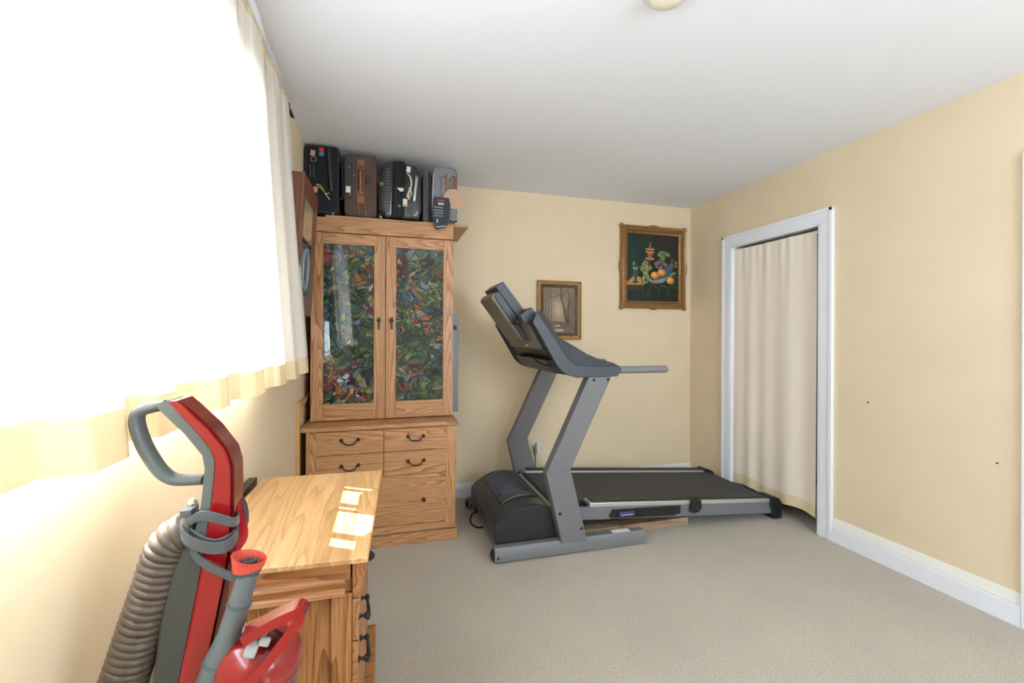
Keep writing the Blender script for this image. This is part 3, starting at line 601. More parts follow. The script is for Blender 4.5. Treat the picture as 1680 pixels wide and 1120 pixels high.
# ------------------------------------------------------------------ wall clock on the window wall
def clock():
    y0, y1 = 2.30, 2.735; zb, ztp = 1.372, 2.045; lean = .035
    t = Thing('wall_clock', 'reddish wooden wall clock with glazed front, hung between curtain and tall cabinet', 'clock', (XL, (y0+y1)/2, zb))
    def X(z, off=0): return -.402+lean*(z-zb)/(ztp-zb)+off
    M_w = wood('mahogany', (92, 54, 36), (146, 96, 66), 'z', 5, 2, rough=.35)
    m = MB(); m.loft([[(-.472, y0, zb), (X(zb, -.012), y0, zb), (X(ztp, -.012), y0, ztp), (-.472, y0, ztp)], [(-.472, y1, zb), (X(zb, -.012), y1, zb), (X(ztp, -.012), y1, ztp), (-.472, y1, ztp)]]); m.build('case', M_w, t, bevel=.002)
    # door frame: outer rectangle to glazing opening, bevelled
    def fr(oy, oz0, oz1, iy, iz0, iz1, name, m_):
        mb = MB(); rings = []
        for (y, z, yy, z2) in ((y0+oy, oz0, y0+iy, iz0), (y1-oy, oz0, y1-iy, iz0), (y1-oy, oz1, y1-iy, iz1), (y0+oy, oz1, y0+iy, iz1)):
            rings.append([(X(z, -.011), y, z), (X(z, .004), y, z), (X(z2, -.004), yy, z2), (X(z2, -.011), yy, z2)])
        mb.loft(rings, cap=False, closed=True); return mb.build(name, m_, t)
    fr(0, zb, ztp, .085, zb+.10, ztp-.09, 'door', M_w)
    gy0, gy1 = y0+.084, y1-.084; zm = zb+.375
    def panel(za, zc, m_, name, off=-.009):
        mb = MB(); mb.loft([[(X(za, off), gy0, za), (X(za, off+.003), gy0, za), (X(zc, off+.003), gy0, zc), (X(zc, off), gy0, zc)], [(X(za, off), gy1, za), (X(za, off+.003), gy1, za), (X(zc, off+.003), gy1, zc), (X(zc, off), gy1, zc)]]); return mb.build(name, m_, t)
    panel(zm+.006, ztp-.091, mat('clock_face_cream', (196, 176, 140), .25, noise=.15, nscale=16, coat=.6), 'dial')
    panel(zb+.101, zm-.006, mat('clock_glass_dark', (50, 54, 54), .2, noise=.2, nscale=30, coat=.8), 'lower_glass')
    m = MB(); m.box(X(zm, -.01), X(zm, .0), gy0, gy1, zm-.006, zm+.006); m.build('crossbar', mat('dark_walnut', (62, 48, 40), .45), t)
    zc = (zb+.1+zm)/2; m = MB(); yc = (y0+y1)/2; rings = [Vector((X(zc+.105*math.sin(a), -.004), yc+.078*math.cos(a), zc+.105*math.sin(a))) for a in [2*math.pi*k/28 for k in range(28)]]
    m.tube(rings, .006, 6, closed=True, up=Vector((1, 0, 0))); m.build('pale_wreath', mat('wreath_blue', (150, 170, 176), .5), t)
    m = MB(); m.cyl((X(zm-.014, -.002), yc-.03, zm-.014), (X(zm-.014, .006), yc-.03, zm-.014), .007); m.build('latch', mat('brass', (150, 132, 92), .35, .8), t)
clock()

# ------------------------------------------------------------------ small wall things
p = at(880, 734, Y=YB)
t = Thing('wall_outlet', 'ivory wall outlet with a plug-in adapter behind the treadmill upright', 'outlet', (p.x, YB, p.z-.06))
MB().box(p.x-.046, p.x+.026, YB-.006, YB-.0005, p.z-.055, p.z+.065).build('faceplate', mat('ivory_plastic', (226, 216, 190), .4), t, bevel=.002)
MB().box(p.x-.012, p.x+.030, YB-.045, YB-.0065, p.z-.045, p.z+.05).build('adapter', mat('white_plastic', (222, 220, 210), .4), t, bevel=.004)
m = MB(); m.tube([(p.x-.03, YB-.02, p.z+.03), (p.x-.028, YB-.03, p.z-.02), (p.x-.02, YB-.03, p.z-.12), (p.x-.05, YB-.02, .05), (p.x-.2, YB-.05, .012)], .004, 8, sub=6); m.build('cord', mat('black_plastic', (26, 26, 28), .45), t)
for k, (a, b, lab) in enumerate(((1425, 660, 'small dark nail in the right wall, nearer the closet door'), (1637, 760, 'small dark nail low in the right wall, nearer the frame edge'))):
    p = at(a, b, X=XR); m = MB(); m.cyl((XR+.004, p.y, p.z), (XR-.008, p.y, p.z+.002), .0035, n=8); tag(m.build('nail', M_iron), lab, 'nail')
p = at(1092, 12, Z=2.388)
t = Thing('ceiling_light', 'cream glass dome of the ceiling light, cut by the top edge', 'ceiling light', (p.x, p.y-.016, H))
cx, cy = p.x-.004, p.y-.016
m = MB(); m.lathe([(0, -.054), (.02, -.053), (.040, -.048), (.055, -.038), (.063, -.024), (.065, -.014)], (cx, cy, H), (0, 0, 1), 32); m.build('glass_dome', mat('opal_glass', (236, 230, 206), .2, coat=.5), t)
m = MB(); m.lathe([(0, -.0135), (.082, -.0135), (.086, -.008), (.086, -.0005), (0, -.0005)], (cx, cy, H), (0, 0, 1), 32); m.build('base', mat('white_metal', (230, 228, 220), .4), t)

# ------------------------------------------------------------------ treadmill
M_tg = mat('treadmill_grey', (118, 119, 122), .5, .12, noise=.04, nscale=300)
M_tc = mat('console_grey', (66, 71, 78), .45)
M_tcb = mat('console_back_grey', (122, 116, 106), .5)
M_tb = mat('black_plastic', (26, 26, 28), .45)
M_hood = mat('hood_black', (48, 49, 52), .38, noise=.1, nscale=60)
M_alu = mat('brushed_aluminium', (200, 200, 196), .35, .6)
M_belt = mat('running_belt', (62, 63, 66), .7, noise=.12, nscale=260, bump=.2, bscale=600)
YN, YI = 2.38, 2.445       # near frame plane and its inner side
YFI, YFO = 3.18, 3.245     # far frame
tm = Thing('treadmill', 'grey and black folding treadmill along the back wall, its deck ending at the closet', 'treadmill', (1.6, 2.78, 0))
def base_bar(y0, y1):
    m = MB(); a, b = at(812, 923, Y=YN), at(1059, 893, Y=YN); x0, x1, zt = a.x, b.x+.005, .088
    m.loft([[(x0, y0, .012), (x0, y0, zt-.02), (x0, y0+.012, zt), (x0, y1-.012, zt), (x0, y1, zt-.02), (x0, y1, .012)], [(x1, y0, .004), (x1, y0, zt-.02), (x1-.012, y0+.012, zt-.004), (x1-.012, y1-.012, zt-.004), (x1, y1, zt-.02), (x1, y1, .004)]])
    o = m.build('base_bar', M_tg, tm, bevel=.002)
    m = MB(); m.lathe([(0, 0), (.034, 0), (.040, .006), (.040, .034), (.034, .040), (0, .040)], (x0+.022, (y0+y1)/2-.02, .042), (0, 1, 0), 20); m.build('wheel', M_tb, o)
    m = MB(); m.lathe([(0, 0), (.008, 0), (.006, .005), (0, .006)], (x0+.02, y0, .035), (0, -1, 0), 12); m.build('bolt', M_tb, o)
    if y0 == YN:
        q = [at(1008, 876.5, Y=y0-.0), at(1035, 872.5, Y=y0)]; m = MB(); m.box(q[0].x, q[1].x+.004, y0+.014, y1-.014, zt-.003, zt-.0005); m.build('label', mat('paper_white', (228, 226, 214), .6), o, label='white paper label')
base_bar(YN, YI); base_bar(YFI, YFO)
def upright(y0, y1, near):
    P = [(896, 777.5), (967, 615), (1004, 615), (936, 769), (963, 886), (921, 891)]
    q = [at(a, b, Y=YN) for a, b in P]; m = MB()
    if near: y0 -= .006
    lift = 0 if near else .0
    m.loft([[(p.x, y0, p.z+lift) for p in q], [(p.x, y1, p.z+lift) for p in q]]); o = m.build('upright', M_tg, tm, bevel=.006, seg=3)
    for a, b in ((974, 623), (997, 622), (918, 842), (953.5, 866)):
        p = at(a, b, Y=YN); MB().lathe([(0, 0), (.009, 0), (.009, .002), (.006, .007), (0, .008)], (p.x, y0, p.z), (0, -1, 0), 12).build('bolt', M_tb, o)
    a, b = at(896, 777.5, Y=YN), at(936, 769, Y=YN); MB().prism([(a.x-.001, y0-.0015, a.z), (a.x+.0, y0-.0015, a.z+.003), (b.x+.001, y0-.0015, b.z+.003), (b.x, y0-.0015, b.z)], (0, .004, 0)).build('weld_seam', mat('seam_grey', (100, 100, 102), .5), o)
upright(YN, YI, True); upright(YFI, YFO, False)
# motor hood
HY0, HY1 = 2.45, 3.17
side = [(812, 891), (811, 866), (818, 856), (831, 846), (842, 838), (855, 832), (868, 828.5), (882, 827.5), (896, 830), (908, 836), (914, 850), (915, 880)]
hp = [at(a, b, Y=HY0) for a, b in side]
def hood_ring(y, grow=0, z=0): return [(p.x+(-grow if i < 3 else 0), y, max(.03, p.z)+(grow if 2 <= i <= 9 else 0)) for i, p in enumerate(hp)]
m = MB(); m.loft([hood_ring(HY0+.012), hood_ring(HY0+.012, 0), hood_ring(HY1-.012)]); hood = m.build('motor_hood', M_hood, tm, bevel=.004)
m = MB(); m.loft([[(p[0]+.004, p[1], max(.032, p[2]-.006)) for p in hood_ring(HY0)], [(p[0], p[1], p[2]) for p in hood_ring(HY0+.0118)]]); m.build('side_cap', mat('hood_side', (38, 38, 40), .5), hood, bevel=.002)
# raised arched ribs over the hood
ny = 14
arc = spline([Vector(hood_ring(0)[i]) for i in range(2, 10)], 3)
def on_arc(u):
    k = u*(len(arc)-1); i = min(len(arc)-2, int(k)); return arc[i].lerp(arc[i+1], k-i)
pts = [on_arc(.16+.72*k/16) for k in range(17)]
for j in range(ny):
    y = 2.61+.46*j/(ny-1); m = MB(); rings = []
    for k, p in enumerate(pts):
        h = .015*math.sin(math.pi*k/16)**.35+.0004; rings.append([(p.x, y-.0095, p.z-.001), (p.x, y-.006, p.z+h), (p.x, y+.004, p.z+h*.9), (p.x, y+.0095, p.z-.001)])
    m.loft(rings); m.build('rib', M_hood, hood)
m = MB(); m.loft([[(p.x, yy, p.z+.0005) for yy in (2.595, 3.085)]+[(p.x, yy, p.z+.0015) for yy in (3.085, 2.595)] for p in pts]); m.build('groove_shade', mat('groove_shade_black', (10, 10, 11), .8), hood)  # dark plate added between the ribs, shade of the grooves put into colour
m = MB(); e = hp[9]; m.box(e.x-.004, e.x+.012, HY0+.05, HY1-.02, e.z-.014, e.z+.006); m.build('trim_strip', mat('light_grey_plastic', (176, 172, 160), .45), hood, bevel=.002)
m = MB(); m.box(.62, .66, YI+.001, YFI-.001, .03, .075); m.build('crossbar', M_tg, tm, bevel=.004)
# deck
za, zb_ = .262, .150; xa, xb = .93, 2.615
def dz(x): return za+(zb_-za)*(x-1.2)/(2.64-1.2)
def slab(y0, y1, t0, t1, x0=xa, x1=xb): return MB().loft([[(x0, y0, dz(x0)+t0), (x0, y1, dz(x0)+t0), (x0, y1, dz(x0)+t1), (x0, y0, dz(x0)+t1)], [(x1, y0, dz(x1)+t0), (x1, y1, dz(x1)+t0), (x1, y1, dz(x1)+t1), (x1, y0, dz(x1)+t1)]])
slab(2.535, 3.10, -.022, -.012, .99, 2.60).build('running_belt', M_belt, tm, bevel=.002)
slab(2.545, 3.09, -.05, -.024, 1.02, 2.58).build('running_board', mat('dark_board_edge', (48, 44, 40), .6), tm)
m = MB(); m.cyl((1.0, 2.54, dz(1.0)-.04), (1.0, 3.095, dz(1.0)-.04), .024); m.build('front_roller', M_tb, tm)
m = MB(); m.cyl((2.605, 2.54, dz(2.6)-.035), (2.605, 3.095, dz(2.6)-.035), .022); m.build('rear_roller', M_tb, tm)
for s, (ya, yb, yr0, yr1) in enumerate(((YI+.005, 2.53, 2.452, 2.50), (3.105, 3.177, 3.1, 3.1))):
    ye = ya if s == 0 else yb-.02
    fr_ = slab(ye, ye+.02, -.105, -.028, 1.0, 2.60).build('side_frame', M_tg, tm, bevel=.002)
    slab(ya-.004 if s == 0 else ya-.008, yb+.004 if s else yb+.006, -.028, -.002, 1.2 if s == 0 else 1.0, 2.585).build('side_rail', M_alu, tm, bevel=.004, seg=3)
    slab(ya+.012 if s == 0 else ya+.022, yb-.004, -.0018, .006, 1.22 if s == 0 else 1.02, 2.57).build('foot_rail', M_tb, tm, bevel=.002)
    m = MB(); yc0, yc1 = (ya-.012, yb+.012)
    m.loft([[(2.56, y, dz(2.56)-.04), (2.56, y, dz(2.56)+.012), (2.60, y, dz(2.6)+.014), (2.645, y, dz(2.64)-.004), (2.664, y, dz(2.66)-.028), (2.662, y, .012), (2.60, y, .012), (2.59, y, .04)] for y in (yc0, yc1)]); m.build('end_cap', M_tb, tm, bevel=.006, seg=3)
slab(2.55, 3.085, -.06, -.036, 2.60, 2.64).build('rear_crossbar', M_tb, tm, bevel=.004)
# tray with blue keypad, latch on the near side
yt = YI+.003
q = [at(a, b, Y=yt) for a, b in ((1004, 835.5), (1116, 828.5), (1116, 841), (1105, 845), (1002, 850), (999, 847))]
m = MB(); m.prism([(p.x, yt-.004, p.z) for p in q], (0, .006, 0)); tray = m.build('side_tray', M_tb, tm, bevel=.001)
a, b = at(1045, 841.5, Y=yt), at(1106, 836, Y=yt); m = MB(); m.tube([(a.x, yt-.006, a.z), (b.x, yt-.006, b.z)], .004, 8); m.build('slide_rod', M_tb, tray)
a, b = at(1014, 847, Y=yt), at(1039, 836, Y=yt); m = MB(); m.box(a.x, b.x, yt-.018, yt-.004, a.z, b.z); kp = m.build('keypad', mat('blue_plastic', (62, 66, 112), .4), tray, bevel=.004, label='dark blue keypad')
m = MB()
for k in range(5): x = a.x+.014+k*.0155; m.ell((x, yt-.0185, b.z-.018), .003, .0015, .003, 8, 5)
m.box(a.x+.012, b.x-.012, yt-.0192, yt-.018, a.z+.010, a.z+.014); m.build('key_marks', mat('pale_print', (190, 194, 214), .5), kp)
q = [at(u, v, Y=yt-.01) for u, v in ((1133, 819.5), (1149, 819), (1150, 832), (1145, 839), (1136, 841), (1131, 838), (1133, 826))]
m = MB(); m.prism([(p.x, yt-.02, p.z) for p in q], (0, .016, 0)); lt = m.build('latch', M_tb, tm, bevel=.002)
p = at(1143, 833, Y=yt-.01); m = MB(); m.lathe([(0, 0), (.010, 0), (.008, .003), (0, .003)], (p.x, yt-.02, p.z), (0, -1, 0), 12); m.build('latch_button', mat('hood_black', (40, 41, 43)), lt)
# console shrouds: outer side face lofted to a taller inner outline
outer = [(873, 528), (913, 600), (920, 608), (929, 614.5), (945, 619.5), (1012, 617), (1019, 607), (1016, 600), (975, 600.5), (946, 599), (930, 588), (905, 549), (885, 519), (880, 513)]
inner = [(881, 515), (918, 592), (924, 600), (932, 607), (948, 611), (1008, 610), (1016, 604), (1010, 595), (989, 590), (968, 581), (945, 567), (922, 554), (908, 534), (893, 507)]
def shroud(ys, flip):
    R = []
    for pts_, y in ((outer, ys[0]), (outer, ys[1]), (inner, ys[2]), (inner, ys[3])):
        R.append([(at(a, b, Y=YN).x, y, at(a, b, Y=YN).z) for a, b in pts_])
    m = MB(); m.loft(R); return m.build('console_arm', M_tc, tm, bevel=.004, seg=3)
shroud((YN-.012, YN+.0, YN+.035, YN+.12), 0); shroud((YFO+.012, YFO, YFO-.035, YFO-.12), 1)
for y in (YN+.03, YFO-.03):
    a, b = at(1005, 607.5, Y=YN), at(1099, 606.5, Y=YN); m = MB()
    m.lathe([(0, -.05), (.0225, -.05), (.0225, b.x-a.x-.012), (.019, b.x-a.x-.003), (.012, b.x-a.x), (0, b.x-a.x)], (a.x, y, a.z), (1, 0, -.0), 24); m.build('handlebar', mat('foam_grey', (128, 128, 128), .7), tm)
# console slab between the arms
P0, P1 = at(873, 528, Y=YN), at(905, 585, Y=YN)
d = (P1-P0).normalized(); nrm = Vector((-d.z, 0, d.x)); 
if nrm.x < 0: nrm = -nrm
YC0, YC1 = YN+.12, YFO-.12
def cslab(name, y0, y1, s0, s1, n0, n1, m_, parent=tm, bev=.004):
    A, Bp = P0+d*s0, P0+d*s1; q = [A+nrm*n0, Bp+nrm*n0, Bp+nrm*n1, A+nrm*n1]; m = MB(); m.loft([[(p.x, y, p.z) for p in q] for y in (y0, y1)]); return m.build(name, m_, parent, bevel=bev, seg=2)
Lc = (P1-P0).length
con = cslab('console_panel', YC0, YC1, -.0, Lc*.80, .0, .012, M_tcb, bev=.001)
cslab('console_face', YC0, YC1, -.01, Lc*.78, .0125, .06, M_tc)
cslab('console_shelf', YC0+.02, 2.70, -.035, -.012, -.045, .07, M_tb)
cslab('shelf_rim', YC0, 2.70, -.06, -.0, .05, .078, M_tc); cslab('shelf_side', YN+.08, YC0+.018, -.06, .0, -.02, .07, M_tc)
# display box with rounded back cover
dA = [at(a, b, Y=2.62) for a, b in ((814, 470.5), (825.5, 461.4), (857.4, 504.7), (864, 516), (852, 524))]
m = MB(); m.loft([[(p.x, y, p.z) for p in dA] for y in (2.62, 2.945)]); disp = m.build('display', M_tc, tm, bevel=.003)
dB = [at(a, b, Y=2.62) for a, b in ((813.5, 481), (818, 477.5), (871, 555), (869, 558.5), (863, 558.8), (857, 554), (812, 488))]
m = MB(); m.loft([[(p.x, y, p.z) for p in dB] for y in (2.612, 2.628)]); bc = m.build('back_cover_edge', M_tc, disp, bevel=.002)
dC = [at(a, b, Y=2.62) for a, b in ((811, 480), (815, 478), (866, 553), (861, 558), (854, 556), (806, 488))]
m = MB(); m.loft([[(p.x, y, p.z) for p in dC] for y in (2.6285, 2.955)]); m.build('back_cover', mat('console_back_grey', (122, 116, 106)), disp, bevel=.008, seg=4)
# black solid standing for the shaded opening under the console, and its rim
dD = [at(a, b, Y=YN) for a, b in ((896, 574), (913, 604), (926, 615), (945, 618), (945, 606), (930, 596), (912, 570))]
m = MB(); m.loft([[(p.x+.03, y, p.z+.012) for p in dD] for y in (YN+.121, YFO-.121)]); m.build('lower_opening_shade', M_tb, tm, bevel=.006)
dE = [at(a, b, Y=YN) for a, b in ((908, 592), (916, 604), (926, 615), (945, 618), (945, 611), (930, 604), (920, 592))]
m = MB(); m.loft([[(p.x-.004, y, p.z) for p in dE] for y in (YN+.121, YFO-.121)]); m.build('lower_rim', M_tc, tm, bevel=.004)
m = MB(); pA = P0+d*(Lc*.72)-nrm*.001; m.box(pA.x-.004, pA.x, 2.70, 2.74, pA.z, pA.z+.02); m.build('warning_label', mat('paper_white', (228, 226, 214)), con, label='small white label')
m = MB(); m.tube([(P1.x-.01, 2.62, P1.z+.0), (P1.x-.03, 2.60, P1.z-.02), (P1.x+.0, 2.54, P1.z-.05), (P1.x+.03, 2.47, P1.z-.06)], .006, 8, sub=6); m.build('cable', M_tb, tm)
# plug and cord at the front of the hood
m = MB(); p = at(784, 815, Y=3.0)
m.lathe([(0, 0), (.022, 0), (.028, .02), (.02, .06), (.008, .09), (0, .09)], (p.x, 3.0, .052), (.1, 0, 1), 14)
m.tube([(p.x-.01, 3.0, .06), (p.x-.05, 2.97, .05), (p.x-.06, 2.93, .012), (p.x-.02, 2.86, .008), (p.x+.04, 2.90, .01), (p.x+.03, 2.97, .05)], .006, 8, sub=6)
m.build('power_cord', M_tb, tm)
# plank on the carpet under the deck
a = at(1129, 859, Z=.0)
t = MB().box(a.x-.92, a.x, a.y, a.y+.09, .0, .045); tag(t.build('wooden_plank', wood('pale_plank', (160, 126, 96), (206, 180, 150), 'x', 5, 2), bevel=.002), 'pale wooden plank lying on the carpet under the treadmill deck', 'plank')

# ------------------------------------------------------------------ luggage on the cabinet
YL = 2.93; ZB = 2.0135; GRP = 'luggage on the cabinet top'
def outl(pts, Y=YL): return [at(a, b, Y=Y) for a, b in pts]
def solid(pts, y0, y1, r0=.02, Y=YL):
    """upright solid from a front outline, rounded towards its front and back faces"""
    q = outl(pts, Y); c = sum(q, Vector())/len(q); mm = MB(); R = []
    for y, s in ((y0, r0*1.0), (y0+.004, r0*.45), (y0+.014, 0), (y1-.014, 0), (y1-.004, r0*.45), (y1, r0)):
        R.append([(p.x-(p.x-c.x)/max(1e-6, abs(p.x-c.x))*min(s, abs(p.x-c.x)*.9), y, max(ZB, p.z-(p.z-c.z)/max(1e-6, abs(p.z-c.z))*min(s, abs(p.z-c.z)*.9))) for p in q])
    mm.loft(R); return mm
def dims(px0, py0, px1, py1, Y=YL):
    a, b = at(px0, py0, Y=Y), at(px1, py1, Y=Y); return min(a.x, b.x), max(a.x, b.x), min(a.z, b.z), max(a.z, b.z)
def rrect(x0, x1, z0, z1, r, n=4):
    out = []
    for cx_, cz, a0 in ((x1-r, z1-r, 0), (x0+r, z1-r, 90), (x0+r, z0+r, 180), (x1-r, z0+r, 270)):
        for k in range(n+1): a = math.radians(a0+90*k/n); out.append((cx_+r*math.cos(a), cz+r*math.sin(a)))
    return out
def rbox(x0, x1, z0, z1, y0, y1, r, e=.008):
    m = MB(); R = []
    for y, s in ((y0, e), (y0+e*.3, e*.3), (y0+e, 0), (y1-e, 0), (y1-e*.3, e*.3), (y1, e)):
        R.append([(x, y, z) for x, z in rrect(x0+s, x1-s, z0+s, z1-s, r)])
    m.loft(R); return m
def patch(parent, name, m_, px0, py0, px1, py1, y, th=.003, tilt=0, label=None):
    x0, x1, z0, z1 = dims(px0, py0, px1, py1, y); c = Vector(((x0+x1)/2, y, (z0+z1)/2)); m = MB(); m.box(x0, x1, y-th, y, z0, z1)
    if tilt: bmesh.ops.rotate(m.bm, cent=c, matrix=Matrix.Rotation(tilt, 3, 'Y'), verts=m.bm.verts)
    return m.build(name, m_, parent, label=label)
M_pap = mat('paper_white', (228, 226, 214)); M_tan = mat('tan_leather', (150, 96, 60), .55, noise=.15, nscale=40); M_chr = mat('bright_metal', (210, 204, 186), .25, .9)
# 1 black soft suitcase
t = Thing('suitcase', 'large black fabric suitcase against the left wall with a red and blue tag', 'suitcase', (-.37, 3.1, ZB), group=GRP)
x0, x1 = -.468, at(556, 300, Y=YL).x; zt1 = 2.430
bd = rbox(x0, x1, ZB, zt1, YL, 3.40, .02, .010).build('shell', mat('black_fabric', (24, 25, 28), .85, bump=.3, bscale=400), t)
m = MB(); m.tube([(x, YL+.002, z) for x, z in rrect(x0+.006, x1-.006, ZB+.008, zt1-.006, .02)], .004, 6, closed=True, up=Vector((0, 1, 0))); m.build('piping', mat('black_cord', (46, 46, 50), .5), t)
m = MB(); m.box(*dims(507.5, 269, 511.5, 293)[:2], YL-.014, YL+.0, *dims(507.5, 269, 511.5, 293)[2:]); m.box(*dims(513, 269, 517, 294)[:2], YL-.014, YL, *dims(513, 269, 517, 294)[2:]); m.build('handle_grip', mat('rubber_grey', (54, 55, 58), .5), t, bevel=.003)
a, b = at(539, 246, Y=YL-.02), at(543.5, 309, Y=YL-.02); m = MB(); m.tube([(a.x, YL, a.z+.01), (a.x, YL-.02, a.z-.005), (b.x, YL-.022, b.z+.01), (b.x, YL, b.z-.004)], .009, 10, sub=6); m.build('carry_handle', mat('rubber_grey', (54, 55, 58)), t)
c = at(514.5, 261, Y=YL-.006); m = MB(); m.tube([(c.x+.0155*math.cos(k*.35), YL-.006, c.z+.0145*math.sin(k*.35)) for k in range(18)], .0024, 6, closed=True, up=Vector((0, 1, 0))); m.build('ring', M_chr, t)
patch(t, 'tag', mat('pink_card', (196, 156, 132), .7), 509.5, 246, 517, 256, YL-.001, tilt=.15); patch(t, 'red_sticker', mat('red_label', (206, 52, 58), .5), 524, 242, 531.5, 249, YL-.001); patch(t, 'blue_sticker', mat('blue_label', (96, 132, 186), .5), 524, 249, 531.5, 256, YL-.001)
patch(t, 'luggage_tag', mat('pink_card', (196, 156, 132)), 514, 306, 521, 316, YL-.004, tilt=.1)
m = MB(); w = [at(*q, Y=YL-.012) for q in ((518, 302), (526, 304), (532, 314), (536, 319), (530, 312), (522, 305), (520, 303), (528, 310), (535, 317), (541, 316))]; m.tube(w, .0022, 6, sub=5); m.build('yellow_cord', mat('yellow_cord', (206, 180, 84), .7), t)
m = MB(); w = [at(*q, Y=YL-.012) for q in ((533, 317), (537, 322), (541, 328))]; m.tube(w, .0018, 6, sub=4); m.build('white_cord', M_pap, t)
m = MB(); x, _, z, _ = dims(546.5, 347, 546.5, 347); m.cyl((x, YL-.004, ZB+.004), (x, YL+.02, ZB+.004), .0065); m.build('foot_stud', mat('steel', (150, 150, 146), .35, .8), t)
m = MB(); a, b = at(561, 265, Y=YL+.02), at(562.5, 325, Y=YL+.02); m.tube([(x1, YL+.03, a.z), (a.x, YL+.02, a.z-.01), (b.x, YL+.02, b.z+.01), (x1, YL+.03, b.z)], .006, 8, sub=4); sh = m.build('side_handle', mat('rubber_grey', (54, 55, 58)), t)
# 2 brown suitcase
t = Thing('suitcase', 'brown suitcase with tan leather straps and handle, second from the left wall', 'suitcase', (-.13, 3.1, ZB), group=GRP)
x0, x1, _, zt2 = dims(565, 254, 618, 350); zt2 = at(590, 253, Y=YL).z
rbox(x0, x1, ZB, zt2, YL, 3.38, .028, .012).build('shell', mat('brown_canvas', (86, 70, 62), .75, noise=.08, nscale=60, bump=.2, bscale=400), t)
m = MB()
for xx_ in (at(610, 300, Y=YL).x, at(615.5, 300, Y=YL).x): m.tube([(xx_, YL+.004, ZB+.01), (xx_, YL-.002, ZB+.04), (xx_, YL-.002, zt2-.03), (xx_, YL+.008, zt2-.001), (xx_, 3.3, zt2-.001)], .0028, 6)
m.build('piping', mat('maroon_piping', (120, 72, 62), .6), t)
for u in (586, 597):
    a = at(u, 300, Y=YL).x; a2 = at(u+3.5, 300, Y=YL).x; m = MB(); m.tube([(a2, YL-.002, ZB+.004), (a, YL-.004, ZB+.12), (a, YL-.004, zt2-.05), (a, YL+.006, zt2-.001), (a, 3.3, zt2+.0)], .0035, 6, flat=.8); m.build('strap', M_tan, t)
for v0, v1 in ((261, 272), (321, 334)): x0_, x1_, z0_, z1_ = dims(586, v0, 598, v1); m = MB(); m.box(x0_, x1_, YL-.008, YL-.001, z0_, z1_); m.build('handle_mount', M_tan, t, bevel=.003)
for v in (275, 317): c = at(591.5, v, Y=YL-.008); m = MB(); m.tube([(c.x+.014*math.cos(k*.42), YL-.01, c.z+.012*math.sin(k*.42)) for k in range(15)], .0022, 6, closed=True, up=Vector((0, 1, 0))); m.build('ring', M_chr, t)
a, b = at(591.5, 276, Y=YL-.02), at(592, 318, Y=YL-.02); m = MB(); m.tube([(a.x, YL-.012, a.z), (a.x, YL-.028, a.z-.02), (b.x, YL-.028, b.z+.02), (b.x, YL-.012, b.z)], .009, 10, sub=5); m.build('handle', M_tan, t)
patch(t, 'dark_panel', mat('dark_panel', (58, 54, 54), .7), 565.5, 265, 579, 327, YL-.0008, .004)
patch(t, 'white_sticker', M_pap, 567.5, 305, 575, 316, YL-.005, .001)
for k, (u, v) in enumerate(((573.5, 274), (580.5, 288), (575, 319))): c = at(u, v, Y=YL); m = MB(); m.lathe([(0, 0), (.006, 0), (.004, .003), (0, .003)], (c.x, YL-.004, c.z), (0, -1, 0), 10); m.build('stud', M_chr, t)
x0_, x1_, z0_, z1_ = dims(600, 289, 608, 302); m = MB(); m.box(x0_, x1_, YL-.012, YL-.001, z0_, z1_); m.build('combination_lock', mat('lock_grey', (70, 62, 58), .5, .2), t, bevel=.004)
# 3 black hard shell
t = Thing('suitcase', 'glossy black ribbed hard suitcase with a silver handle and white airline stickers', 'suitcase', (.085, 3.1, ZB), group=GRP)
zc3 = .012
def hs(pts, ya, yb, name, m_, r0=.02): mm = solid(pts, ya, yb, r0); return mm.build(name, m_, t, smooth=30)
M_hs = mat('hard_black', (46, 48, 50), .28, coat=.4)
hs([(629, 352), (622, 343), (620.5, 305), (625, 275), (634, 263.5), (648, 263), (646, 356), (632, 356)], YL, 3.32, 'front_shell', M_hs, .026)
hs([(646, 264), (664, 264.5), (660, 358), (643, 357)], YL-.006, 3.326, 'zip_band', mat('black_fabric', (24, 25, 28)), .004)
hs([(662, 266), (680, 271.5), (691, 283), (692, 345), (688, 359), (660, 357)], YL, 3.32, 'back_shell', M_hs, .026)
for k in range(13):
    v = 276+k*4.9; u = 633.5-k*.22; x0_, x1_, z0_, z1_ = dims(u, v, u+7.5, v+2.6); m = MB(); m.box(x0_, x1_, YL-.004, YL+.003, z0_, z1_); m.build('rib', mat('hard_grey', (96, 98, 100), .35), t, bevel=.0012)
for u in (647.5, 652, 656.5, 660.5): x_ = at(u, 300, Y=YL).x; z0_, z1_ = at(u, 354, Y=YL).z, at(u, 267, Y=YL).z; m = MB(); m.tube([(x_-.003, YL-.006, max(z0_, ZB+.006)), (x_, YL-.006, z1_)], .0026, 6); m.build('zipper', mat('zip_black', (34, 35, 38), .35), t)
c = at(625, 301.5, Y=YL); m = MB(); m.lathe([(0, 0), (.014, 0), (.012, .003), (0, .003)], (c.x+.004, YL-.0005, c.z), (0, -1, 0), 18); m.build('badge', mat('brass', (190, 160, 90)), t)
m = MB(); a, b = at(683.5, 290, Y=YL-.02), at(679.5, 329, Y=YL-.02); m.tube([(a.x, YL-.004, a.z+.004), (a.x, YL-.022, a.z-.01), (b.x, YL-.022, b.z+.01), (b.x, YL-.004, b.z-.002)], .009, 8, flat=.6, sub=5); m.build('handle', mat('silver_handle', (190, 192, 192), .3, .5), t)
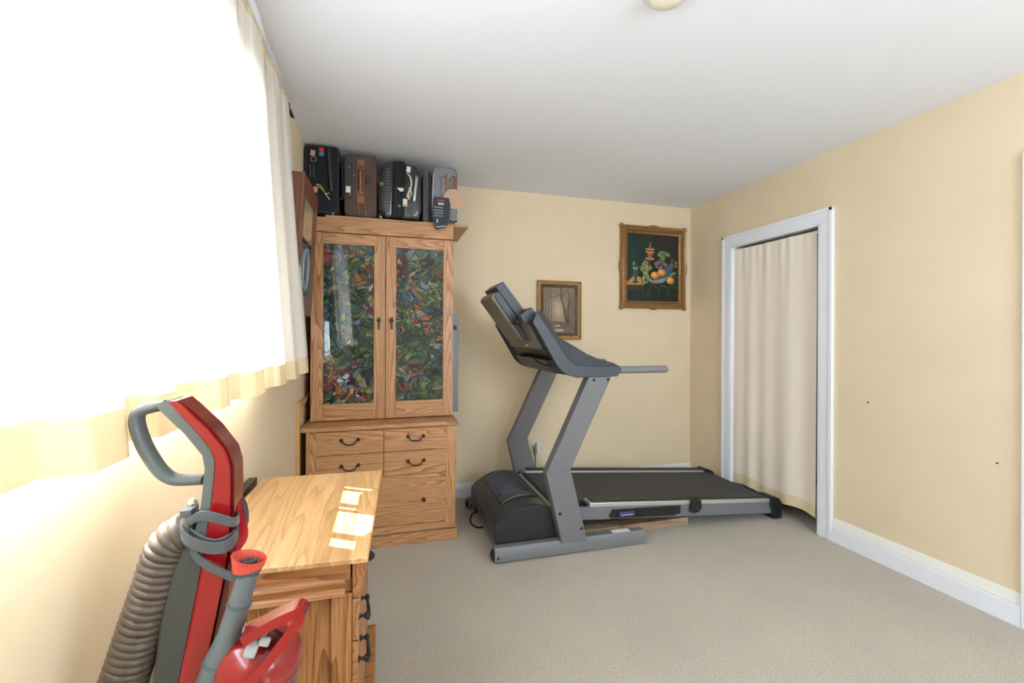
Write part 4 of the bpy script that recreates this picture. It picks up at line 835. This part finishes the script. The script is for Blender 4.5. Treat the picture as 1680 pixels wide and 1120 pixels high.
patch(t, 'sticker', M_pap, 667, 273, 673.5, 283, YL-.001, tilt=.1); patch(t, 'sticker', M_pap, 661, 326, 668, 339, YL-.001, tilt=.02); patch(t, 'sticker', mat('tan_card', (196, 168, 130), .7), 662, 334.5, 667, 338.5, YL-.0045, .001)
m = MB(); m.ribbon([at(*q, Y=YL-.008) for q in ((668, 284), (673, 290), (675, 300), (673.5, 310), (670, 319), (671, 327))], (1, 0, 0), .010, .0015, sub=4); m.ribbon([at(*q, Y=YL-.011) for q in ((671, 308), (675, 316), (672, 324), (668, 321), (673, 308))], (1, 0, .4), .008, .0015, sub=4); m.build('baggage_strip', mat('strip_cream', (216, 198, 180), .7), t)
q = [at(*p, Y=YL-.012) for p in ((651, 308), (662, 308.5), (662, 314), (656.5, 314))]; m = MB(); m.prism([(p.x, YL-.014, p.z) for p in q], (0, .0015, 0)); m.build('paper_tab', M_pap, t)
c = at(655, 338, Y=YL); m = MB(); m.tube([(c.x+.006*math.cos(k*.6), YL-.01, c.z+.007*math.sin(k*.6)) for k in range(10)], .0016, 5, closed=True, up=Vector((0, 1, 0))); m.build('zip_pull', M_chr, t)
# 4 slim grey laptop bag
t = Thing('laptop_bag', 'slim dark grey bag squeezed upright between the hard suitcase and grey suitcase', 'bag', (.24, 3.1, ZB), group=GRP)
x0, x1, _, z1_ = dims(694.5, 277, 702, 350); rbox(x0, x1, ZB, z1_, YL+.0, 3.28, .010, .006).build('front_pocket', mat('slate_fabric', (88, 90, 94), .8, bump=.2, bscale=300), t)
x0, x1, _, z1_ = dims(702.6, 280, 707.5, 350); rbox(x0, x1, ZB, z1_, YL+.012, 3.27, .008, .005).build('main_pocket', mat('dark_slate', (60, 62, 66), .8), t)
x0 = dims(698, 280, 698, 280)[0]; m = MB(); m.tube([(x0, YL-.002, ZB+.02), (x0+.002, YL-.004, ZB+.1), (x0-.002, YL-.002, z1_-.02)], .002, 6, sub=4); m.build('zipper', M_tb, t)
# 5 grey suitcase with tan leather
t = Thing('suitcase', 'grey fabric suitcase with tan leather tabs and round leather tag, at the right end', 'suitcase', (.36, 3.1, ZB), group=GRP)
x0, x1, _, z1_ = dims(710, 272, 749.5, 360); xg0, xg1 = x0, x1
rbox(x0, x1, ZB, z1_, YL, 3.30, .03, .014).build('shell', mat('grey_fabric', (128, 132, 138), .85, noise=.08, nscale=80, bump=.25, bscale=400), t)
m = MB(); x_ = x1-.03; m.tube([(x_-.025, YL+.06, z1_+.001), (x_-.02, YL+.01, z1_+.002), (x1-.012, YL+.004, z1_-.012), (x1+.0, YL+.02, z1_-.03), (x1+.001, YL+.03, ZB+.05)], .003, 6); m.build('piping', M_tb, t)
m = MB(); x_ = at(709, 300, Y=YL).x; m.tube([(x_+.002, YL-.001, ZB+.05), (x_+.003, YL-.003, ZB+.2), (x_+.01, YL-.001, z1_-.05)], .004, 6, sub=4); m.build('side_zip', mat('pale_zip', (190, 190, 186), .5), t)
m = MB(); w = [at(*q, Y=YL-.003) for q in ((724, 322), (724.5, 300), (721.5, 291), (727, 288), (731, 291))]; m.tube(w, .0022, 6); w = [at(*q, Y=YL-.003) for q in ((732, 325), (732.5, 290), (733, 284))]; m.tube(w, .004, 6); m.build('leather_piping', M_tan, t)
m = MB(); w = [at(*q, Y=YL-.005) for q in ((739, 308), (738.5, 296), (742, 290.5), (747, 291), (749, 296))]; m.tube(w, .007, 6, flat=.4, sub=4); m.build('leather_tab', M_tan, t)
m = MB(); x0_, x1_, z0_, z1b = dims(743, 295, 749, 312); m.box(x0_, x1_, YL-.006, YL-.001, z0_, z1b); m.build('leather_pocket', mat('dark_tan', (128, 80, 56), .6), t, bevel=.002)
c = at(744.5, 326, Y=YL-.02); m = MB(); m.lathe([(0, 0), (.066, 0), (.066, .004), (0, .004)], (c.x, YL-.012, c.z), (0, -1, 0), 36); m.build('round_leather_tag', mat('peach_leather', (196, 160, 132), .65, noise=.04, nscale=20), t, label='round peach leather tag')
m = MB(); x0_, x1_, _, _ = dims(738, 363, 749, 363); m.tube([(x0_-.01, YL-.012, ZB+.012), (x0_+.02, YL-.018, ZB+.004), (x1_, YL-.010, ZB+.010), (x1_+.0, YL+.02, ZB+.02)], .004, 6, sub=4); m.build('base_handle', M_tb, t)
# hanging black card tag
tg = Thing('hanging_tag', 'black printed card tag hanging from the grey suitcase over the cabinet edge', 'tag', at(728, 350, Y=YL-.03))
yk = YL-.022
q = [at(*p, Y=yk) for p in ((712.5, 323), (736, 325), (738.5, 335), (737, 358), (732, 373), (715, 377), (714, 360), (707.5, 356))]
m = MB(); m.prism([(p.x, yk-.004-.02*max(0, 2.1-p.z), p.z) for p in q], (0, .004, 0)); m.build('card', mat('card_black', (40, 44, 48), .45), tg, bevel=.0006)
def tagbar(name, c, pts):
    q = [at(*p, Y=yk-.008) for p in pts]; m = MB(); m.prism([(p.x, yk-.0052-.02*max(0, 2.1-p.z), p.z) for p in q], (0, .001, 0)); m.build(name, c, tg)
grey = mat('print_grey', (126, 132, 138), .5)
tagbar('red_print', mat('print_red', (170, 70, 70), .5), ((717, 327), (729, 328), (729, 330), (717, 329)))
tagbar('white_print', mat('print_white', (200, 204, 206), .5), ((719, 332), (728, 333), (728, 335.5), (719, 335)))
for v in (338, 343, 347.5, 352): tagbar('print_line', grey, ((712, v), (727, v+1.6), (727, v+3.4), (712, v+1.9)))
tagbar('silver_stripe', mat('print_white', (200, 204, 206)), ((716.5, 371.5), (731.5, 370), (731.8, 371.2), (716.8, 372.8)))
tagbar('barcode', mat('print_white', (200, 204, 206)), ((716.5, 359), (718.5, 359), (718.5, 365), (716.5, 365)))
m = MB(); p = at(625, 357, Y=2.94); m.box(p.x-.010, p.x+.008, 2.925, 2.938, ZB-.006, ZB+.012); m.tube([(p.x-.006, 2.932, ZB+.01), (p.x-.01, 2.932, ZB+.022), (p.x+.0, 2.932, ZB+.03), (p.x+.006, 2.932, ZB+.012)], .002, 6, sub=4); tag(m.build('padlock', mat('brass', (190, 160, 90)), bevel=.001), 'tiny brass padlock resting at the edge of the cabinet top', 'padlock')

# ------------------------------------------------------------------ upright vacuum cleaner
YV = .75
def v(px, py, Y=YV): return at(px, py, Y=Y)
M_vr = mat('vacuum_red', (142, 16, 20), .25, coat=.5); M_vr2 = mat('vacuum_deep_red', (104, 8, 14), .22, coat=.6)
M_vg = mat('vacuum_grey', (92, 98, 95), .45); M_vd = mat('vacuum_dark_grey', (62, 63, 57), .55)
vac = Thing('vacuum_cleaner', 'red and grey upright vacuum cleaner with ribbed hose in the left foreground', 'vacuum cleaner', (v(300, 1120).x-.06, YV, 0))
def vprism(pts, y0, y1, name, m_, parent=vac, bev=.004, seg=3, Y=YV, **k):
    q = [v(a, b, Y) for a, b in pts]; m = MB(); m.loft([[(p.x, y0, p.z) for p in q], [(p.x, y1, p.z) for p in q]]); return m.build(name, m_, parent, bevel=bev, seg=seg, **k)
# long grey back spine: arm of the handle, then the widening rear housing, down towards the floor
spine_l = [(252, 664), (262, 676), (300, 712), (330, 748), (334, 770), (331, 800), (326, 840), (318, 872), (302, 892), (280, 935), (262, 1010), (250, 1120)]
spine_r = [(276, 657), (292, 676), (320, 706), (346, 738), (352, 756), (350, 790), (345, 830), (338, 872), (334, 905), (326, 950), (310, 1030), (292, 1120)]
low_l = [(v(250, 1120).x-.02*k/5-.004*k, v(250, 1120).z-(v(250, 1120).z-.10)*k/5) for k in range(1, 6)]
def strip_body(Lp, Rp, y0, y1, name, m_, low=None, bev=.004, parent=vac):
    """horizontal slices between two edges; low = extra slices (xl, xr, z) below the picture"""
    R = []
    for (a, b) in zip(Lp, Rp):
        p, q = v(*a), v(*b); R.append([(p.x, y0+.004, p.z), (p.x+(q.x-p.x)*.12, y0, p.z+(q.z-p.z)*.12), (q.x, y0, q.z), (q.x, y1, q.z), (p.x+(q.x-p.x)*.12, y1, p.z+(q.z-p.z)*.12), (p.x, y1-.004, p.z)])
    for xl, xr, z in (low or []): R.append([(xl, y0+.004, z), (xl+.01, y0, z), (xr, y0, z), (xr, y1, z), (xl+.01, y1, z), (xl, y1-.004, z)])
    m = MB(); m.loft(R); return m.build(name, m_, parent, bevel=0, smooth=40)
xb = v(250, 1120).x; xr_ = v(292, 1120).x; zb0 = v(250, 1120).z
low = [(xb-.016*k, xr_-.016*k, zb0-(zb0-.09)*k/5) for k in range(1, 6)]
strip_body(spine_l[:9], spine_r[:9], YV, YV+.050, 'grey_spine', M_vg)
strip_body(spine_l[8:], spine_r[8:], YV-.001, YV+.052, 'rear_housing', M_vd, low)
red_l = [(277, 658), (293, 676), (321, 706), (346.5, 738), (352.5, 756), (350.5, 790), (345.5, 830), (338.5, 872), (334.5, 905), (326.5, 950), (310.5, 1030), (292.5, 1120)]
red_r = [(290, 657), (308, 672), (340, 702), (368, 735), (378, 762), (379, 800), (378, 840), (376, 880), (372, 920), (364, 965), (350, 1035), (330, 1120)]
xr2 = v(330, 1120).x
strip_body(red_l, red_r, YV-.004, YV+.054, 'red_cover', M_vr, [(xr_-.016*k+.0005, xr2-.016*k, zb0-(zb0-.09)*k/5) for k in range(1, 6)])
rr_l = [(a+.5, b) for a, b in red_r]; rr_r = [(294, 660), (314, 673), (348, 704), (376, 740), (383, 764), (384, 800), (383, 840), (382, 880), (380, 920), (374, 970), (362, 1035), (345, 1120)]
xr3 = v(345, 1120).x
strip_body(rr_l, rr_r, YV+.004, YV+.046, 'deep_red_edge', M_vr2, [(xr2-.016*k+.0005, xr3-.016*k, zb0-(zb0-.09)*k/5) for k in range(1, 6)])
# loop handle
path = [v(*q, YV+.025) for q in ((272, 664), (250, 668), (233, 673), (225, 684), (226, 700), (235, 726), (248, 750), (264, 772), (281, 784), (300, 787), (334, 786))]
m = MB(); m.tube(path, lambda t: .0075+.002*math.sin(math.pi*t), 12, sub=6, up=Vector((0, 1, 0)), flat=1.5); m.build('loop_handle', M_vg, vac, smooth=60)
# cord hooks and wrapped cord
m = MB(); p = v(317, 836, YV+.03); m.box(p.x-.010, p.x+.004, YV+.01, YV+.04, p.z-.004, p.z+.006); m.tube([v(304, 862, YV+.02), v(308, 850, YV+.02), v(318, 842, YV+.025), v(326, 846, YV+.03)], .007, 8, sub=4); m.build('cord_hook', mat('hook_grey', (92, 98, 98), .4), vac)
p = v(316, 829, YV+.02); m = MB(); m.lathe([(0, 0), (.006, 0), (.007, .004), (.004, .010), (0, .011)], p, (0, 0, 1), 10); m.build('chrome_knob', M_chr, vac)
M_cord = mat('cord_grey', (84, 90, 92), .4)
def strap(name, pts, w=.015, ws=0, parent=vac):
    m = MB(); m.ribbon([at(a, b, Y=y) for a, b, y in pts], (0.05, -.25, 1), w, .003, sub=6); return m.build(name, M_cord, parent, smooth=50)
strap('cord_loop', [(300, 866, YV+.03), (312, 854, YV+.0), (330, 846, YV-.014), (350, 848, YV-.02), (372, 854, YV-.018), (384, 856, YV-.012), (391, 850, YV+.01), (389, 838, YV+.04), (380, 832, YV+.065)])
strap('cord_loop', [(304, 858, YV+.03), (298, 872, YV-.004), (308, 886, YV-.02), (330, 896, YV-.026), (356, 899, YV-.024), (376, 893, YV-.016), (388, 878, YV+.004), (390, 866, YV+.03), (384, 860, YV+.055)], .018)
strap('cord_loop', [(312, 872, YV-.003), (330, 884, YV-.014), (352, 890, YV-.016), (372, 884, YV-.012), (386, 872, YV+.01), (382, 862, YV+.04)], .011)
strap('cord_strap', [(306, 894, YV+.01), (322, 914, YV-.012), (345, 930, YV-.018), (370, 942, YV-.018), (395, 951, YV-.020), (412, 956, YV-.012), (416, 950, YV+.012), (404, 944, YV+.03)], .014)
# ribbed hose
hp_ = spline([v(*q, YV+.02) for q in ((322, 868), (304, 872), (286, 886), (272, 912), (260, 950), (246, 990), (232, 1030), (216, 1080), (202, 1120))], 30)
e_ = hp_[-1]; hp_ += [e_+Vector((-.0007*k, .0003*k, -.0042*k)) for k in range(1, 100)]
nr = len(hp_); acc = [0]
for i in range(1, nr): acc.append(acc[-1]+(hp_[i]-hp_[i-1]).length)
tot = acc[-1]; res = []; j = 0; stp = .00125
for k in range(int(tot/stp)):
    d_ = k*stp
    while j < nr-2 and acc[j+1] < d_: j += 1
    res.append(hp_[j].lerp(hp_[j+1], (d_-acc[j])/max(1e-9, acc[j+1]-acc[j])))
pitch = .0105
m = MB(); N_ = len(res)-1; m.tube(res, lambda t: .0262+.0050*abs(math.sin(math.pi*t*N_*stp/pitch))**.5*min(1, t*14+.2), 20); hose = m.build('ribbed_hose', mat('hose_taupe', (82, 70, 56), .36, spec=.4), vac, smooth=60)
# long crevice wand with a fanned orange brush
m = MB(); w = [v(*q, YV-.02) for q in ((409, 938), (402, 956), (392, 990), (376, 1040), (362, 1080), (348, 1120), (332, 1166))]
m.tube(w, lambda t: .0135+.004*t+(.004 if t > .6 else 0), 16, up=Vector((0, 1, 0)), flat=1.0); wand = m.build('wand', mat('wand_grey', (96, 104, 104), .45), vac, smooth=60)
for q, rr0 in (((392, 990), .0165), ((361, 1084), .022)):
    c = v(*q, YV-.02); dd = (w[3]-w[2]).normalized(); m = MB(); m.cyl(c-dd*.002, c+dd*.002, rr0, rr0+.0003, 20); m.build('collar', mat('wand_dark', (80, 88, 88), .45), wand)
c0 = v(408, 936, YV-.02); c1 = v(409, 913, YV-.02); dd = (c1-c0).normalized(); sx = Vector((0, 1, 0)).cross(dd).normalized(); sy = Vector((.35, 1, 0)).normalized()
def oval(c, a, b, n=28): return [c+sx*a*math.cos(2*math.pi*k/n)*-1+sy*b*math.sin(2*math.pi*k/n) for k in range(n)]
m = MB(); m.loft([oval(c0-dd*.004, .014, .014), oval(c0+dd*.004, .018, .018)]); m.build('brush_base', mat('wand_dark', (80, 88, 88)), wand)
m = MB(); nb = 56; tilt = Vector((.0, 0, .0))
for k in range(nb):
    a = 2*math.pi*k/nb; b0 = c0+dd*.003+sx*.0165*math.cos(a)+sy*.0165*math.sin(a); b1 = c1+sx*.0205*math.cos(a)+sy*.019*math.sin(a)+dd*(-.008*math.cos(a)); m.cyl(b0, b1, .0014, .0011, 5)
m.loft([oval(c0+dd*.002, .0165, .0165), oval(c0.lerp(c1, .45), .0185, .0175)], cap=False); m.build('orange_bristles', mat('bristle_orange', (214, 84, 66), .6), wand, kind='stuff')
m = MB(); m.loft([oval(c0+dd*.003, .008, .009), oval(c1-dd*.005, .011, .008)]); m.build('nozzle_mouth', mat('nozzle_dark', (58, 62, 66), .6), wand)
# red flat brush tucked beside the handle
RB = [(386, 806), (393, 828), (400, 850), (404, 872), (402, 888), (394, 900), (384, 908), (380, 904), (386, 880), (388, 850), (385, 826)]
bb = vprism([(384, 832), (390, 846), (393, 860), (393, 876), (387, 892), (380, 900), (380, 850)], YV+.036, YV+.050, 'side_brush', mat('brush_body', (70, 52, 52), .5), bev=.002)
m = MB(); edge = spline([v(*q, YV+.03) for q in ((384, 774), (388, 796), (395, 826), (402, 856), (405, 876), (401, 892), (390, 904), (382, 911))], 9); cen = v(372, 868, YV+.03)
for i, p in enumerate(edge):
    o_ = (p-cen).normalized(); b0 = p-o_*.016
    for yy in (-.007, -.003, .001, .005): m.cyl(b0+Vector((0, yy, 0)), p+Vector((0, yy*1.5, 0)), .0013, .0009, 4)
m.build('red_bristles', mat('bristle_red', (196, 26, 44), .6), bb, kind='stuff')
# dust canister with its own carrying handle
YD = YV-.015
cc = v(436, 1085, YD); rad = .058
m = MB(); prof = [(0, .050), (.02, .049), (.038, .044), (.050, .034), (rad, .016), (rad+.002, 0), (rad+.002, -.012), (rad-.001, -.014)]
m.lathe(prof, (cc.x-.012, YD+.01, v(436, 1042, YD).z-.042), (0, 0, 1), 40); can = m.build('canister_lid', M_vr, vac, smooth=60)
zl = v(436, 1042, YD).z-.05
m = MB(); m.lathe([(0, 0), (rad-.003, 0), (rad-.004, -.10), (rad-.010, -.22), (rad-.014, -.225), (0, -.225)], (cc.x-.012, YD+.01, zl), (0, 0, 1), 40); m.build('dust_bin', mat('smoked_red', (110, 24, 28), .12, coat=.8), vac, smooth=60)
# strap-shaped handle that sweeps up from the front of the lid
hpts = [v(*q, YD-.035) for q in ((372, 1150), (400, 1122), (432, 1092), (456, 1062), (474, 1038), (488, 1020), (496, 1006), (492, 998), (478, 1002), (452, 1014), (424, 1030), (402, 1044))]
m = MB(); m.ribbon(hpts, lambda t: Vector((-.15+.2*t, -1+.2*t, .10)), .036, .013, sub=6); m.build('canister_handle', M_vr, can, bevel=.003, seg=3, smooth=50)
m = MB(); m.tube([v(*q, YD-.02) for q in ((440, 1034), (455, 1046), (462, 1056))], .009, 8, sub=4); m.build('handle_brace', M_vr2, can)
def button(px, py, w_, h_, name):
    p = v(px, py, YD-.045); m = MB(); m.box(-w_/2, w_/2, -h_/2, h_/2, -.006, .004); bmesh.ops.transform(m.bm, matrix=Matrix.Translation(p) @ Matrix.Rotation(.35, 4, 'Y') @ Matrix.Rotation(math.radians(62), 4, 'X'), verts=m.bm.verts); return m.build(name, mat('button_grey', (150, 154, 150), .35), can, bevel=.003, seg=3)
button(413, 1064, .016, .022, 'release_button'); button(434, 1052, .015, .012, 'latch_tab')
# floor head and lower body (below the picture)
xh = xr_-.016*5
m = MB(); m.loft([[(xh-.07, YV-.10, .02), (xh+.24, YV-.10, .02), (xh+.25, YV-.09, .06), (xh+.12, YV-.08, .10), (xh-.05, YV-.08, .10)], [(xh-.07, YV+.15, .02), (xh+.24, YV+.15, .02), (xh+.25, YV+.14, .06), (xh+.12, YV+.13, .10), (xh-.05, YV+.13, .10)]]); m.build('floor_head', M_vr, vac, bevel=.012, seg=4)
for yy in (YV-.10, YV+.13): m = MB(); m.cyl((xh-.04, yy, .045), (xh-.04, yy+.02, .045), .045, n=24); m.build('wheel', M_tb, vac)
m = MB(); m.loft([[(xh-.03, YV-.03, .08), (xh+.09, YV-.03, .08), (xh+.09, YV+.09, .08), (xh-.03, YV+.09, .08)], [(xh+.03, YV-.03, .42), (xh+.14, YV-.03, .42), (xh+.14, YV+.09, .42), (xh+.03, YV+.09, .42)]]); m.build('motor_housing', M_vd, vac, bevel=.02, seg=4)
